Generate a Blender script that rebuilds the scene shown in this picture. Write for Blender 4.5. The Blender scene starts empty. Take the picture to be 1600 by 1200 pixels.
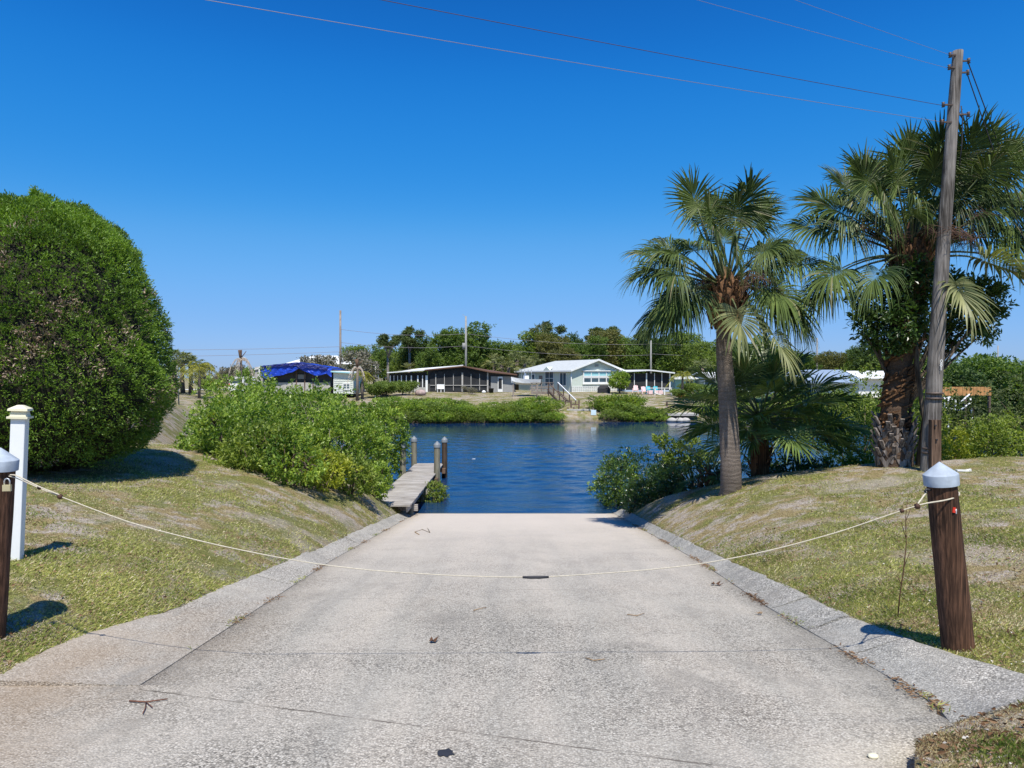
import bpy, bmesh, math, random
import numpy as np
from mathutils import Vector, Matrix, Euler
R_ = math.radians
S = bpy.context.scene
COL = S.collection
random.seed(7); rng = np.random.default_rng(11)

# ---------------------------------------------------------------- camera, sky, sun, exposure
EYE = Vector((0, 0, 1.65)); F = 1110.0; PITCH = math.atan(10 / F)
cam = bpy.data.cameras.new('camera'); camo = bpy.data.objects.new('camera', cam); COL.objects.link(camo)
cam.sensor_width = 36; cam.lens = F / 1600 * 36; cam.clip_start = 0.05; cam.clip_end = 6000
camo.location = EYE; camo.rotation_euler = (math.pi / 2 - PITCH, 0, 0); S.camera = camo
SUN_EL = R_(62); SUN_X, SUN_Y = 0.12, -0.99
w = bpy.data.worlds.new('World'); S.world = w; w.use_nodes = True
nt = w.node_tree; bg = nt.nodes['Background']
sky = nt.nodes.new('ShaderNodeTexSky'); sky.sky_type = 'NISHITA'; sky.sun_disc = False
sky.sun_elevation = SUN_EL; sky.sun_rotation = math.atan2(SUN_X, SUN_Y)
sky.altitude = 0; sky.air_density = 1.0; sky.dust_density = 0.3; sky.ozone_density = 3.0
hs = nt.nodes.new('ShaderNodeHueSaturation'); hs.inputs['Saturation'].default_value = 1.25; hs.inputs['Value'].default_value = 1.0
nt.links.new(sky.outputs[0], hs.inputs['Color']); bg.inputs[1].default_value = 0.12
def vscale(a, f):
    n = nt.nodes.new('ShaderNodeVectorMath'); n.operation = 'SCALE'; n.inputs['Scale'].default_value = f; nt.links.new(a, n.inputs[0]); return n.outputs[0]
cv = nt.nodes.new('ShaderNodeRGBCurve')                       # the deep, clean blue of this day
for ch, pts in enumerate([[(0, 0), (.064, .009), (.08, .015), (.13, .039), (.217, .111), (.628, .264), (1, .40)],
                          [(0, 0), (.12, .065), (.182, .146), (.217, .198), (.31, .277), (.44, .376), (.811, .481), (1, .55)],
                          [(0, 0), (.25, .17), (.36, .40), (.419, .54), (.474, .635), (.597, .729), (.721, .80), (.80, .84), (1, .88)]]):
    c_ = cv.mapping.curves[ch]
    while len(c_.points) < len(pts): c_.points.new(.5, .5)
    for p_, (x_, y_) in zip(c_.points, pts): p_.location = (x_, y_)
cv.mapping.update(); nt.links.new(vscale(hs.outputs[0], .12), cv.inputs['Color']); nt.links.new(vscale(cv.outputs[0], .86 / .12), bg.inputs[0])
sl = bpy.data.lights.new('sun', 'SUN'); sl.energy = 5.0; sl.angle = R_(0.53); sl.color = (1, .95, .85)
so = bpy.data.objects.new('sun', sl); COL.objects.link(so)
_h = Vector((SUN_X, SUN_Y, 0)).normalized() * math.cos(SUN_EL) + Vector((0, 0, math.sin(SUN_EL)))
so.rotation_euler = _h.to_track_quat('Z', 'Y').to_euler()
S.view_settings.view_transform = 'Standard'; S.view_settings.look = 'None'; S.view_settings.exposure = 0.32
S.view_settings.gamma = 1
S.cycles.max_bounces = 6; S.cycles.transparent_max_bounces = 8

_Fw = Vector((0, math.cos(PITCH), -math.sin(PITCH))); _Up = Vector((0, math.sin(PITCH), math.cos(PITCH)))
def ray(px, py):
    return _Fw + Vector((1, 0, 0)) * ((px - 800) / F) + _Up * ((600 - py) / F)
def at(px, py, D):                       # a point of the photo at distance D (metres along y)
    d = ray(px, py); return EYE + d * (D / d.y)
def zat(py, D): return at(800, py, D).z
def xat(px, D): return (px - 800) / F * D

# ---------------------------------------------------------------- materials
def mat(name, rough=.8, spec=.3):
    m = bpy.data.materials.new(name); m.use_nodes = True
    b = m.node_tree.nodes['Principled BSDF']; b.inputs['Roughness'].default_value = rough
    b.inputs['Specular IOR Level'].default_value = spec
    return m, m.node_tree, b
def nd(t, typ, **kw):
    n = t.nodes.new(typ)
    for k, v in kw.items():
        if k in n.inputs: n.inputs[k].default_value = v
        else: setattr(n, k, v)
    return n
def pos(t): return nd(t, 'ShaderNodeTexCoord').outputs['Object']
def wpos(t): return nd(t, 'ShaderNodeNewGeometry').outputs['Position']
def noise(t, vec, scale, detail=3, rough=.55, sx=None):
    if sx:
        mp = nd(t, 'ShaderNodeMapping'); mp.inputs['Scale'].default_value = sx; t.links.new(vec, mp.inputs[0]); vec = mp.outputs[0]
    n = nd(t, 'ShaderNodeTexNoise'); n.inputs['Scale'].default_value = scale; n.inputs['Detail'].default_value = detail
    n.inputs['Roughness'].default_value = rough; t.links.new(vec, n.inputs['Vector']); return n.outputs['Fac']
def ramp(t, fac, stops, mode='LINEAR'):
    r = nd(t, 'ShaderNodeValToRGB'); r.color_ramp.interpolation = mode; e = r.color_ramp.elements
    while len(e) < len(stops): e.new(.5)
    for i, (p, c) in enumerate(stops):
        e[i].position = p; e[i].color = (*c, 1) if len(c) == 3 else c
    t.links.new(fac, r.inputs[0]); return r.outputs[0]
def g3(v): return (v, v, v)
def mix(t, fac, a, b, mode='MIX'):
    n = nd(t, 'ShaderNodeMix', data_type='RGBA', blend_type=mode)
    for s, v in ((0, fac), (6, a), (7, b)):
        if hasattr(v, 'links'): t.links.new(v, n.inputs[s])
        elif s == 0: n.inputs[0].default_value = v
        else: n.inputs[s].default_value = (*v, 1)
    return n.outputs[2]
def mth(t, op, a, b=None, c=None):
    n = nd(t, 'ShaderNodeMath', operation=op)
    for s, v in ((0, a), (1, b), (2, c)):
        if v is None: continue
        if hasattr(v, 'links'): t.links.new(v, n.inputs[s])
        else: n.inputs[s].default_value = v
    return n.outputs[0]
def bump(t, b, h, strength=.3, dist=.02):
    n = nd(t, 'ShaderNodeBump'); n.inputs['Strength'].default_value = strength; n.inputs['Distance'].default_value = dist
    t.links.new(h, n.inputs['Height']); t.links.new(n.outputs[0], b.inputs['Normal'])
def plain(name, col, rough=.6, var=.18, scale=6, spec=.3, metal=0):
    m, t, b = mat(name, rough, spec); p = pos(t); n = noise(t, p, scale, 4)
    c = ramp(t, n, [(.3, tuple(x * (1 - var) for x in col)), (.7, tuple(min(1, x * (1 + var)) for x in col))])
    t.links.new(c, b.inputs['Base Color']); b.inputs['Metallic'].default_value = metal
    bump(t, b, noise(t, p, scale * 6, 3), .1, .005); return m
def leafmat(name, dark, mid, light, trans=.35, rough=.5, extra=None, spec=.35):
    m, t, b = mat(name, rough, spec); t.nodes.remove(t.nodes['Principled BSDF'])
    out = t.nodes['Material Output']
    b = nd(t, 'ShaderNodeBsdfPrincipled'); b.inputs['Roughness'].default_value = rough; b.inputs['Specular IOR Level'].default_value = spec
    g = nd(t, 'ShaderNodeNewGeometry')
    st = [(.0, dark), (.45, mid), (.85, light)]
    if extra: st += [(.955, light), (.965, extra)]
    c1 = ramp(t, g.outputs['Random Per Island'], st)
    nz = noise(t, g.outputs['Position'], .9, 2)
    c = mix(t, .5, c1, ramp(t, nz, [(.35, dark), (.65, light)]), 'MIX')
    t.links.new(c, b.inputs['Base Color'])
    tr = nd(t, 'ShaderNodeBsdfTranslucent')
    c2 = mix(t, 1, c, (1.5, 1.6, .55), 'MULTIPLY'); t.links.new(c2, tr.inputs[0])
    ms = nd(t, 'ShaderNodeMixShader'); ms.inputs[0].default_value = trans
    t.links.new(b.outputs[0], ms.inputs[1]); t.links.new(tr.outputs[0], ms.inputs[2]); t.links.new(ms.outputs[0], out.inputs[0])
    return m
def woodmat(name, c1, c2, rough=.85, axis='z', sc=1.0, crack=.5):
    m, t, b = mat(name, rough, .2); p = pos(t)
    s = {'z': (14, 14, .7), 'x': (.7, 14, 14), 'y': (14, .7, 14)}[axis]
    n = noise(t, p, 2 * sc, 6, .6, s); n2 = noise(t, p, 1.3, 3)
    c = mix(t, ramp(t, n2, [(.35, g3(0)), (.65, g3(1))]), ramp(t, n, [(.32, tuple(x * .18 for x in c1)), (.5, c1), (.68, c2)]), ramp(t, n, [(.3, tuple(x * .4 for x in c2)), (.6, c2)]))
    t.links.new(c, b.inputs['Base Color']); bump(t, b, n, crack, .02); return m
# ---------------------------------------------------------------- mesh helpers
def tag(o, label=None, cat=None, group=None, kind=None):
    if label: o['label'] = label
    if cat: o['category'] = cat
    if group: o['group'] = group
    if kind: o['kind'] = kind
    return o
def empty(name, loc=(0, 0, 0), rz=0, label=None, cat=None, group=None):
    o = bpy.data.objects.new(name, None); COL.objects.link(o); o.location = loc; o.rotation_euler = (0, 0, rz)
    o.empty_display_size = .2
    return tag(o, label, cat, group)
def copy_tree(o, parent=None):
    c = o.copy(); COL.objects.link(c); c.parent = parent
    for ch in list(o.children): copy_tree(ch, c)
    return c
def place(o, loc, rz=0, sc=1, label=None, group=None):
    o.location = loc; o.rotation_euler = (0, 0, rz); o.scale = (sc, sc, sc) if not hasattr(sc, '__len__') else sc
    return tag(o, label, None, group)
class MB:
    def __init__(s): s.v = []; s.f = []; s.m = []; s.sm = []
    def add(s, vs, fs, mi=0, smooth=False):
        k = len(s.v); s.v += [tuple(v) for v in vs]; s.f += [tuple(i + k for i in f) for f in fs]; s.m += [mi] * len(fs); s.sm += [smooth] * len(fs); return s
    def box(s, c, d, rot=None, mi=0):
        hx, hy, hz = d[0] / 2, d[1] / 2, d[2] / 2
        vs = [Vector((x, y, z)) for z in (-hz, hz) for y in (-hy, hy) for x in (-hx, hx)]
        if rot is not None:
            M = rot if isinstance(rot, Matrix) else Euler(rot).to_matrix(); vs = [M @ v for v in vs]
        vs = [v + Vector(c) for v in vs]
        return s.add(vs, [(0, 2, 3, 1), (4, 5, 7, 6), (0, 1, 5, 4), (2, 6, 7, 3), (0, 4, 6, 2), (1, 3, 7, 5)], mi)
    def bar(s, a, b, w, h=None, mi=0):
        a = Vector(a); b = Vector(b); d = b - a; h = h or w
        if abs(d.normalized().z) > .99: M = Matrix.Identity(3); s.box((a + b) / 2, (w, h, d.length), M, mi); return s
        x = d.normalized(); y = Vector((0, 0, 1)).cross(x).normalized(); z = x.cross(y)
        M = Matrix((x, y, z)).transposed(); return s.box((a + b) / 2, (d.length, w, h), M, mi)
    def tube(s, pts, rad, n=8, mi=0, smooth=True, cap=True, jit=0):
        pts = [Vector(p) for p in pts]
        if not hasattr(rad, '__len__'): rad = [rad] * len(pts)
        vs = []; prev = None
        for i, p in enumerate(pts):
            d = (pts[min(i + 1, len(pts) - 1)] - pts[max(i - 1, 0)]).normalized()
            if prev is None:
                a = Vector((1, 0, 0)) if abs(d.x) < .8 else Vector((0, 1, 0))
            else: a = prev
            u = (a - d * a.dot(d)).normalized(); prev = u; v = d.cross(u)
            for k in range(n):
                t = 2 * math.pi * k / n; r = rad[i] * (1 + random.uniform(-jit, jit)); vs.append(p + (u * math.cos(t) + v * math.sin(t)) * r)
        fs = [(i * n + k, i * n + (k + 1) % n, (i + 1) * n + (k + 1) % n, (i + 1) * n + k) for i in range(len(pts) - 1) for k in range(n)]
        s.add(vs, fs, mi, smooth)
        if cap:
            k = len(s.v) - len(vs); s.f += [tuple(k + i for i in reversed(range(n))), tuple(k + (len(pts) - 1) * n + i for i in range(n))]; s.m += [mi] * 2; s.sm += [False] * 2
        return s
    def lathe(s, prof, n=20, c=(0, 0, 0), mi=0, smooth=True, jit=0):
        return s.tube([(c[0], c[1], c[2] + z) for r, z in prof], [max(r, .0005) for r, z in prof], n, mi, smooth, True, jit)
    def quad(s, a, b, c, d, mi=0): return s.add([a, b, c, d], [(0, 1, 2, 3)], mi)
    def poly(s, vs, mi=0): return s.add(vs, [tuple(range(len(vs)))], mi)
    def prism(s, pts, y0, y1, mi=0):     # outline in local xz pushed along y
        n = len(pts); vs = [(x, y0, z) for x, z in pts] + [(x, y1, z) for x, z in pts]
        fs = [tuple(range(n)), tuple(reversed(range(n, 2 * n)))] + [(i, (i + 1) % n + 0, (i + 1) % n + n, i + n)[::-1] for i in range(n)]
        return s.add(vs, fs, mi)
    def build(s, name, mats, parent=None, label=None, cat=None, group=None, kind=None):
        me = bpy.data.meshes.new(name); me.from_pydata([tuple(v) for v in s.v], [], s.f)
        for m in (mats if isinstance(mats, (list, tuple)) else [mats]): me.materials.append(m)
        me.polygons.foreach_set('material_index', s.m); me.polygons.foreach_set('use_smooth', s.sm); me.update()
        bm = bmesh.new(); bm.from_mesh(me); bmesh.ops.recalc_face_normals(bm, faces=bm.faces); bm.to_mesh(me); bm.free()
        o = bpy.data.objects.new(name, me); COL.objects.link(o)
        if parent: o.parent = parent
        return tag(o, label, cat, group, kind)
def np_obj(name, V, Fq, mats, midx=None, parent=None, smooth=False, **kw):   # V (n,3), Fq (m,k) faces of one size
    me = bpy.data.meshes.new(name); V = np.asarray(V, np.float32); Fq = np.asarray(Fq, np.int32); m, k = Fq.shape
    me.vertices.add(len(V)); me.vertices.foreach_set('co', V.ravel())
    me.loops.add(m * k); me.loops.foreach_set('vertex_index', Fq.ravel())
    me.polygons.add(m); me.polygons.foreach_set('loop_start', np.arange(m, dtype=np.int32) * k)
    for x in (mats if isinstance(mats, (list, tuple)) else [mats]): me.materials.append(x)
    if midx is not None: me.polygons.foreach_set('material_index', np.asarray(midx, np.int32))
    me.polygons.foreach_set('use_smooth', np.full(m, smooth)); me.update(calc_edges=True); me.validate()
    o = bpy.data.objects.new(name, me); COL.objects.link(o)
    if parent: o.parent = parent
    return tag(o, kw.get('label'), kw.get('cat'), kw.get('group'), kw.get('kind'))
def unit(a): return a / np.maximum(np.linalg.norm(a, axis=-1, keepdims=True), 1e-9)

# ---------------------------------------------------------------- foliage
def leaves(P, Dn, L, W, rg, fold=.12):
    """one four-sided leaf at each point P growing along Dn"""
    n = len(P); L = L * rg.uniform(.65, 1.25, (n, 1)); W = W * rg.uniform(.7, 1.2, (n, 1))
    Dn = unit(Dn); r = unit(rg.normal(size=(n, 3)) + np.array([0, 0, 1.2])); s = unit(np.cross(Dn, r)); nn = np.cross(s, Dn)
    V = np.stack([P, P + Dn * L * .45 + s * W * .5 + nn * W * fold, P + Dn * L - nn * L * .1, P + Dn * L * .45 - s * W * .5 + nn * W * fold], 1).reshape(-1, 3)
    return V, np.arange(n * 4).reshape(n, 4)
def lump(Dn, k, ph):
    return (np.sin(Dn[:, 0] * k + ph) * np.sin(Dn[:, 1] * k * 1.1 + ph * 2) + np.sin(Dn[:, 2] * k * 1.3 + ph * 3) * .6 + .5 * np.sin((Dn[:, 0] + Dn[:, 2]) * k * 2.1 + ph)) / 1.7
def crown_pts(blobs, n, rg, shell=.45, rough=.22, zmin=None):
    """twig ends spread through a union of ellipsoids, more of them near the outside"""
    out = []; vol = np.array([b[3] * b[4] + b[4] * b[5] + b[3] * b[5] for b in blobs]); vol = vol / vol.sum()
    for b, f in zip(blobs, vol):
        m = int(n * f) + 4; d = unit(rg.normal(size=(m, 3)))
        r = (1 - shell * rg.random((m, 1)) ** 1.6) * (1 + rough * lump(d, 5.0, b[0] * 3.1 + b[2])[:, None])
        p = np.array(b[:3]) + d * r * np.array(b[3:6]); keep = np.ones(m, bool)
        for o in blobs:
            if o is b: continue
            q = (p - np.array(o[:3])) / np.array(o[3:6]); keep &= (q ** 2).sum(1) > .5
        if zmin is not None: keep &= p[:, 2] > zmin
        nn = unit(d / np.array(b[3:6])); out.append(np.hstack([p, nn])[keep])
    A = np.vstack(out); return A[:, :3], A[:, 3:]
def leafy(blobs, n_twigs, per, L, W, seed, up=.5, spread=.9, shell=.45, rough=.22, zmin=None, droop=0):
    rg = np.random.default_rng(seed); P, N = crown_pts(blobs, n_twigs, rg, shell, rough, zmin)
    P = np.repeat(P, per, 0); N = np.repeat(N, per, 0); n = len(P)
    D = unit(N + np.array([0, 0, up])) + rg.normal(size=(n, 3)) * spread - np.array([0, 0, droop])
    P = P + rg.normal(size=(n, 3)) * L * .38
    return leaves(P, D, L, W, rg)
def limbs(mb, base, targets, r0, seed, n=6, fork=.45):
    rd = random.Random(seed); base = Vector(base)
    for t in targets:
        t = Vector(t); mid = base.lerp(t, fork) + Vector((rd.uniform(-.1, .1), rd.uniform(-.1, .1), rd.uniform(0, .15))) * (t - base).length
        pts = []
        for i in range(6):
            u = i / 5; p = base * (1 - u) ** 2 + mid * 2 * u * (1 - u) + t * u * u; pts.append(p)
        mb.tube(pts, [r0 * (1 - .82 * i / 5) for i in range(6)], n)
    return mb
def shrub(name, loc, blobs, twigs, per, L, W, lm, bark, seed, label, cat='shrub', group=None, up=.5, spread=.9, stems=4, shell=.55, rough=.25, zb=0, r0=.05, droop=0):
    """blobs are relative to loc, which is on the ground"""
    root = empty(name, loc, 0, label, cat, group)
    V, Q = leafy(blobs, twigs, per, L, W, seed, up, spread, shell, rough, zmin=zb, droop=droop)
    np_obj('foliage', V, Q, lm, None, root)
    rd = random.Random(seed); mb = MB(); tg = []
    for b in blobs[:stems]: tg.append((b[0] + rd.uniform(-.3, .3) * b[3], b[1] + rd.uniform(-.3, .3) * b[4], b[2] + .55 * b[5]))
    for k, t in enumerate(tg): limbs(mb, (rd.uniform(-.15, .15), rd.uniform(-.15, .15), -.15), [t], r0, seed + k)
    for k in range(10):
        b = rd.choice(blobs); c = Vector(b[:3]); e = c + Vector((rd.uniform(-.8, .8) * b[3], rd.uniform(-.8, .8) * b[4], rd.uniform(.1, .8) * b[5])); mb.tube([c, c.lerp(e, .5) + Vector((0, 0, .08)), e], [r0 * .5, r0 * .35, r0 * .15], 5)
    mb.build('stem', bark, root); return root

ORD = ['leftmost', 'second from the left', 'third from the left', 'fourth from the left', 'fifth from the left', 'sixth from the left', 'seventh from the left', 'eighth from the left', 'ninth from the left', 'tenth from the left', 'eleventh from the left', 'twelfth from the left', 'thirteenth from the left']
# fan palm leaves
def fan_leaf(P0, d0, pet, rad, rg, sag=.35, droop=.5, nseg=40, stations=4, span=118, roll=0, fold=.3, face=0):
    """petiole from P0 along d0, bending down, carrying a pleated fan of radius rad; returns blade quads and petiole path"""
    P0 = np.array(P0, float); d0 = unit(np.array(d0, float)); g = np.array([0, 0, -1.0])
    path = [P0 + d0 * pet * t + g * sag * pet * t * t for t in np.linspace(0, 1, 6)]
    Hs = path[-1]; d = unit(d0 + g * 2 * sag)
    hz = np.array([0, 0, 1.0]) if abs(d[2]) < .93 else unit(np.array([-d0[0], -d0[1], .2]))
    side = unit(np.cross(d, hz)); nrm = np.cross(side, d)
    if nrm[2] < 0 and abs(d[2]) < .93: nrm = -nrm; side = -side
    if face:
        tg = np.array([0, -1.0, .25]); tg = unit(tg - d * (tg @ d)); nrm = unit(nrm * (1 - face) + tg * face); nrm = unit(nrm - d * (nrm @ d)); side = np.cross(d, nrm)
    c, s_ = math.cos(roll), math.sin(roll); side, nrm = side * c + nrm * s_, nrm * c - side * s_
    V = []; Q = []; ths = np.radians(np.linspace(-span, span, nseg)); dth = math.radians(2 * span / nseg)
    costa = rad * .38
    for i, th in enumerate(ths):
        k = abs(th) / math.radians(span)
        st = Hs + d * costa * (1 - k) ** 1.2 + g * .10 * costa * (1 - k)      # segments leave along a midrib that runs into the blade
        th2 = th * (1 - .12 * (1 - k)) + rg.normal() * .025
        s = unit(d * math.cos(th2) + side * math.sin(th2) + nrm * fold * abs(math.sin(th2)))
        L = rad * (1 - .30 * k ** 2) * rg.uniform(.88, 1.06) - costa * (1 - k) * .75
        tv = unit(np.cross(s, nrm)); up = np.cross(tv, s); pl = .35
        wmax = max(.012, .54 * L * dth * 1.0) * (1.25 - .2 * k); dr = droop * rg.uniform(.6, 1.4); base = len(V)
        bent = rg.random() < .26; lat = rg.normal() * .05
        for j in range(stations + 1):
            u = j / stations
            wd = wmax * (u / .42 if u < .42 else max(.0, (1 - u) / .58) ** .9) + .004
            uu = u ** 2.3
            c0 = st + s * L * (u - .22 * dr * uu) + g * dr * L * .62 * uu + tv * lat * L * uu
            if bent and u > .55: c0 = c0 + g * L * .5 * (u - .55) - s * L * .3 * (u - .55)
            V += [c0 - tv * wd / 2 + up * wd * pl, c0, c0 + tv * wd / 2 + up * wd * pl]
            if j: b = base + (j - 1) * 3; Q += [(b, b + 1, b + 4, b + 3), (b + 1, b + 2, b + 5, b + 4)]
    return np.array(V), np.array(Q), path
def palm_crown(parent, centre, fr, lm, pm, seed, nseg=40, stations=4, name='crown', pr=.022, spacing=.16):
    """fr: list of (dir, petiole, radius, sag, droop, roll)"""
    rg = np.random.default_rng(seed); Vs = []; Qs = []; k = 0; mb = MB()
    for (d, pet, rad, sag, droop, roll, *fc) in fr:
        d = unit(np.array(d, float)); P0 = np.array(centre) + d * np.array([spacing, spacing, spacing * .8])
        V, Q, path = fan_leaf(P0, d, pet, rad, rg, sag, droop, nseg, stations, roll=roll, face=fc[0] if fc else 0)
        Vs.append(V); Qs.append(Q + k); k += len(V)
        mb.tube([tuple(p) for p in path], [pr * 1.6, pr * 1.3, pr, pr * .9, pr * .8, pr * .6], 5)
    o = np_obj(name, np.vstack(Vs), np.vstack(Qs), lm, None, parent)
    mb.build('leaf_stalks', pm, parent); return o
# ---------------------------------------------------------------- terrain
WZ = -2.6
def Rz(y): return np.where(y > 0, -.117 * y, 0.0)
def xs_r(y): return np.interp(y, [-12, 3.3, 3.85, 4.15, 4.3, 4.8, 8, 11.4, 17, 30], [1.9, 1.9, 2.22, 2.66, 2.7, 2.86, 2.87, 3.05, 3.12, 3.25])
def xs_l(y): return np.interp(y, [5.14, 6.5, 11.8, 30], [2.72, 2.77, 2.98, 3.02])
def xo_r(y): return np.interp(y, [-12, 3.3, 3.85, 4.15, 4.3, 4.5, 4.75, 5.0, 5.55, 7, 9, 12.8, 17, 23, 30], [1.88, 1.88, 2.2, 2.64, 2.95, 3.35, 3.55, 3.62, 3.42, 3.3, 3.32, 3.3, 3.36, 3.5, 3.6])
def xo_l(y): return np.interp(y, [-12, 4.3, 4.8, 5.1, 5.84, 6.46, 6.93, 7.56, 9.5, 12.8, 17, 23, 30], [9, 7, 4.4, 3.8, 3.93, 3.87, 3.7, 3.56, 3.42, 3.36, 3.32, 3.3, 3.3])
def kh(y, side): return .14 if side > 0 else np.interp(y, [4.5, 6, 9], [.02, .06, .13])
WPOLY = np.array([(-3.2, 22.9), (3.3, 22.9), (4.6, 20.6), (6.2, 19.4), (9, 19.0), (14, 19.6), (25, 22), (60, 28), (160, 44), (160, 96), (60, 72), (24, 70), (0, 67), (-15, 66), (-21, 64), (-22.5, 57), (-19.5, 48), (-14, 34), (-11, 26), (-8.5, 21.8), (-6, 20.8), (-4.2, 21.3)])
def sdist(x, y):
    x = np.asarray(x, float); y = np.asarray(y, float); d2 = np.full(x.shape, 1e18); ins = np.zeros(x.shape, bool); n = len(WPOLY)
    for i in range(n):
        a = WPOLY[i]; b = WPOLY[(i + 1) % n]; e = b - a; t = np.clip(((x - a[0]) * e[0] + (y - a[1]) * e[1]) / (e @ e), 0, 1)
        d2 = np.minimum(d2, (x - a[0] - t * e[0]) ** 2 + (y - a[1] - t * e[1]) ** 2)
        c = (a[1] > y) != (b[1] > y)
        with np.errstate(divide='ignore', invalid='ignore'):
            xi = (b[0] - a[0]) * (y - a[1]) / (b[1] - a[1] + 1e-12) + a[0]
        ins ^= c & (x < xi)
    d = np.sqrt(d2); return np.where(ins, -d, d)
def sm(v, a, b): t = np.clip((v - a) / (b - a), 0, 1); return t * t * (3 - 2 * t)
def Hn(x, y):
    x = np.asarray(x, float); y = np.asarray(y, float); R = Rz(y)
    right = x > 0; xo = np.where(right, xo_r(y), xo_l(y)); t = np.abs(x) - xo
    h = np.where(right, .14, kh(y, -1)); P = np.where(right, -.12, .12 - .12 * sm(y, 30, 90)); L = np.where(right, 2.25, np.interp(y, [5, 12], [1.7, 2.3]))
    near = P + (R + h - .015 - P) * np.exp(-np.maximum(t, 0) / L)
    bumps = .035 * np.sin(x * 1.7 + y * .9) * np.sin(y * 1.3 - x * .6) * (1 - sm(t, 12, 20)) + .007 * np.sin(x * 5.1 + 1) * np.sin(y * 4.3 + x * 2) * (1 - sm(t, 7, 11))
    near = near + bumps * sm(t, .05, 1.2)
    d = sdist(x, y)
    bank = np.where(d > 0, WZ + .85 * d, np.maximum(WZ + .5 * d, -4.4))
    k = .25; hh = np.clip(.5 + .5 * (bank - near) / k, 0, 1); near2 = bank * (1 - hh) + near * hh - k * hh * (1 - hh)
    near2 = np.where(bank > near + k, near, near2)
    far = np.where(d > 0, np.minimum(WZ + 1.25 * (1 - np.exp(-np.maximum(d, 0) / 1.6)) + .052 * d, -.2 + 0 * d), np.maximum(WZ + .5 * d, -4.4))
    far = far + .05 * np.sin(x * .45) * np.sin(y * .37) * sm(d, 1, 5)
    wf = sm(y, 42, 60) * sm(x + .43 * y, -7, 1)
    z = near2 * (1 - wf) + far * wf
    return np.where((t < 0) & (y < 31), np.minimum(R - .09, z + 9), z)
def H(x, y): return float(Hn(np.array([x]), np.array([y]))[0])
def hit(px, py, d0=3.0, d1=160):
    D = np.concatenate([np.arange(d0, 30, .02), np.arange(30, d1, .1)]); r = ray(px, py)
    x = r.x / r.y * D; z = EYE.z + r.z / r.y * D; g = np.maximum(Hn(x, D), np.where((np.abs(x) < 2.8), Rz(D), -99))
    i = np.argmax(z < g)
    if not (z < g).any(): i = len(D) - 1
    return Vector((float(x[i]), float(D[i]), float(g[i])))
def on(px, D, dz=0): x = xat(px, D); return Vector((x, D, H(x, D) + dz))
# ================================================================ THE SETTING
# ground: sandy lawn with dry thatch and green patches
def lawn_mat():
    m, t, b = mat('lawn', .95, .1); p = wpos(t)
    big = noise(t, p, .55, 4, .6); med = noise(t, p, 2.3, 5, .65); fine = noise(t, p, 28, 4, .7); xf = noise(t, p, 110, 2, .6)
    sand = ramp(t, fine, [(.3, (.24, .20, .165)), (.7, (.66, .58, .50))])
    straw = ramp(t, fine, [(.3, (.12, .09, .042)), (.55, (.38, .30, .15)), (.75, (.56, .48, .27))])
    green = ramp(t, fine, [(.3, (.06, .08, .018)), (.6, (.22, .235, .055)), (.8, (.38, .37, .11))])
    c = mix(t, ramp(t, med, [(.44, g3(0)), (.52, g3(1))]), sand, straw)
    c = mix(t, ramp(t, noise(t, p, .9, 5, .7), [(.46, g3(0)), (.55, g3(.85))]), c, green)
    c = mix(t, ramp(t, big, [(.52, g3(0)), (.62, g3(.75))]), c, sand)
    c = mix(t, ramp(t, xf, [(.38, g3(.75)), (.56, g3(0))]), c, (.045, .036, .02))
    # wet dark mud at the water line
    sp = nd(t, 'ShaderNodeSeparateXYZ'); t.links.new(p, sp.inputs[0])
    zf = ramp(t, mth(t, 'MULTIPLY_ADD', sp.outputs[2], .5, 1.5), [(.1, g3(1)), (.42, g3(0))])   # -2.8 .. -2.2
    c = mix(t, zf, c, (.045, .04, .028))
    t.links.new(c, b.inputs['Base Color']); bump(t, b, mth(t, 'ADD', fine, mth(t, 'MULTIPLY', xf, .6)), .7, .03); return m
M_LAWN = lawn_mat()
tx = np.concatenate([[.0, .05, .12], np.arange(.22, 12, .17), np.arange(12, 42, .4), 42 * 1.1 ** np.arange(1, 41)])
ty = np.concatenate([-40 * 1.4 ** np.arange(8)[::-1], np.arange(-30, -2, 2.), np.arange(-2, 25, .2), np.arange(25, 46, .4), np.arange(46, 110, 1.0), 110 * 1.1 ** np.arange(1, 32)])
U = np.concatenate([-tx[::-1] - 1, [-.5, .5], tx + 1]); rows = []
for y in ty:
    xr = float(xo_r(y)); xl = float(xo_l(y))
    x = np.concatenate([-(xl + tx[::-1]), [-xl + .012, xr - .012], xr + tx]); rows.append(np.stack([x, np.full_like(x, y)], 1))
G = np.array(rows); Zs = Hn(G[..., 0], G[..., 1])
for i, y in enumerate(ty):
    n = len(tx)
    if y < 31: Zs[i, n] = float(Rz(y)) - .09; Zs[i, n + 1] = float(Rz(y)) - .09
ny, nx = Zs.shape; V = np.dstack([G, Zs]).reshape(-1, 3); a = (np.arange(ny - 1)[:, None] * nx + np.arange(nx - 1)).ravel()
ground = np_obj('ground', V, np.stack([a, a + 1, a + nx + 1, a + nx], 1), M_LAWN, smooth=True, kind='structure')

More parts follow.
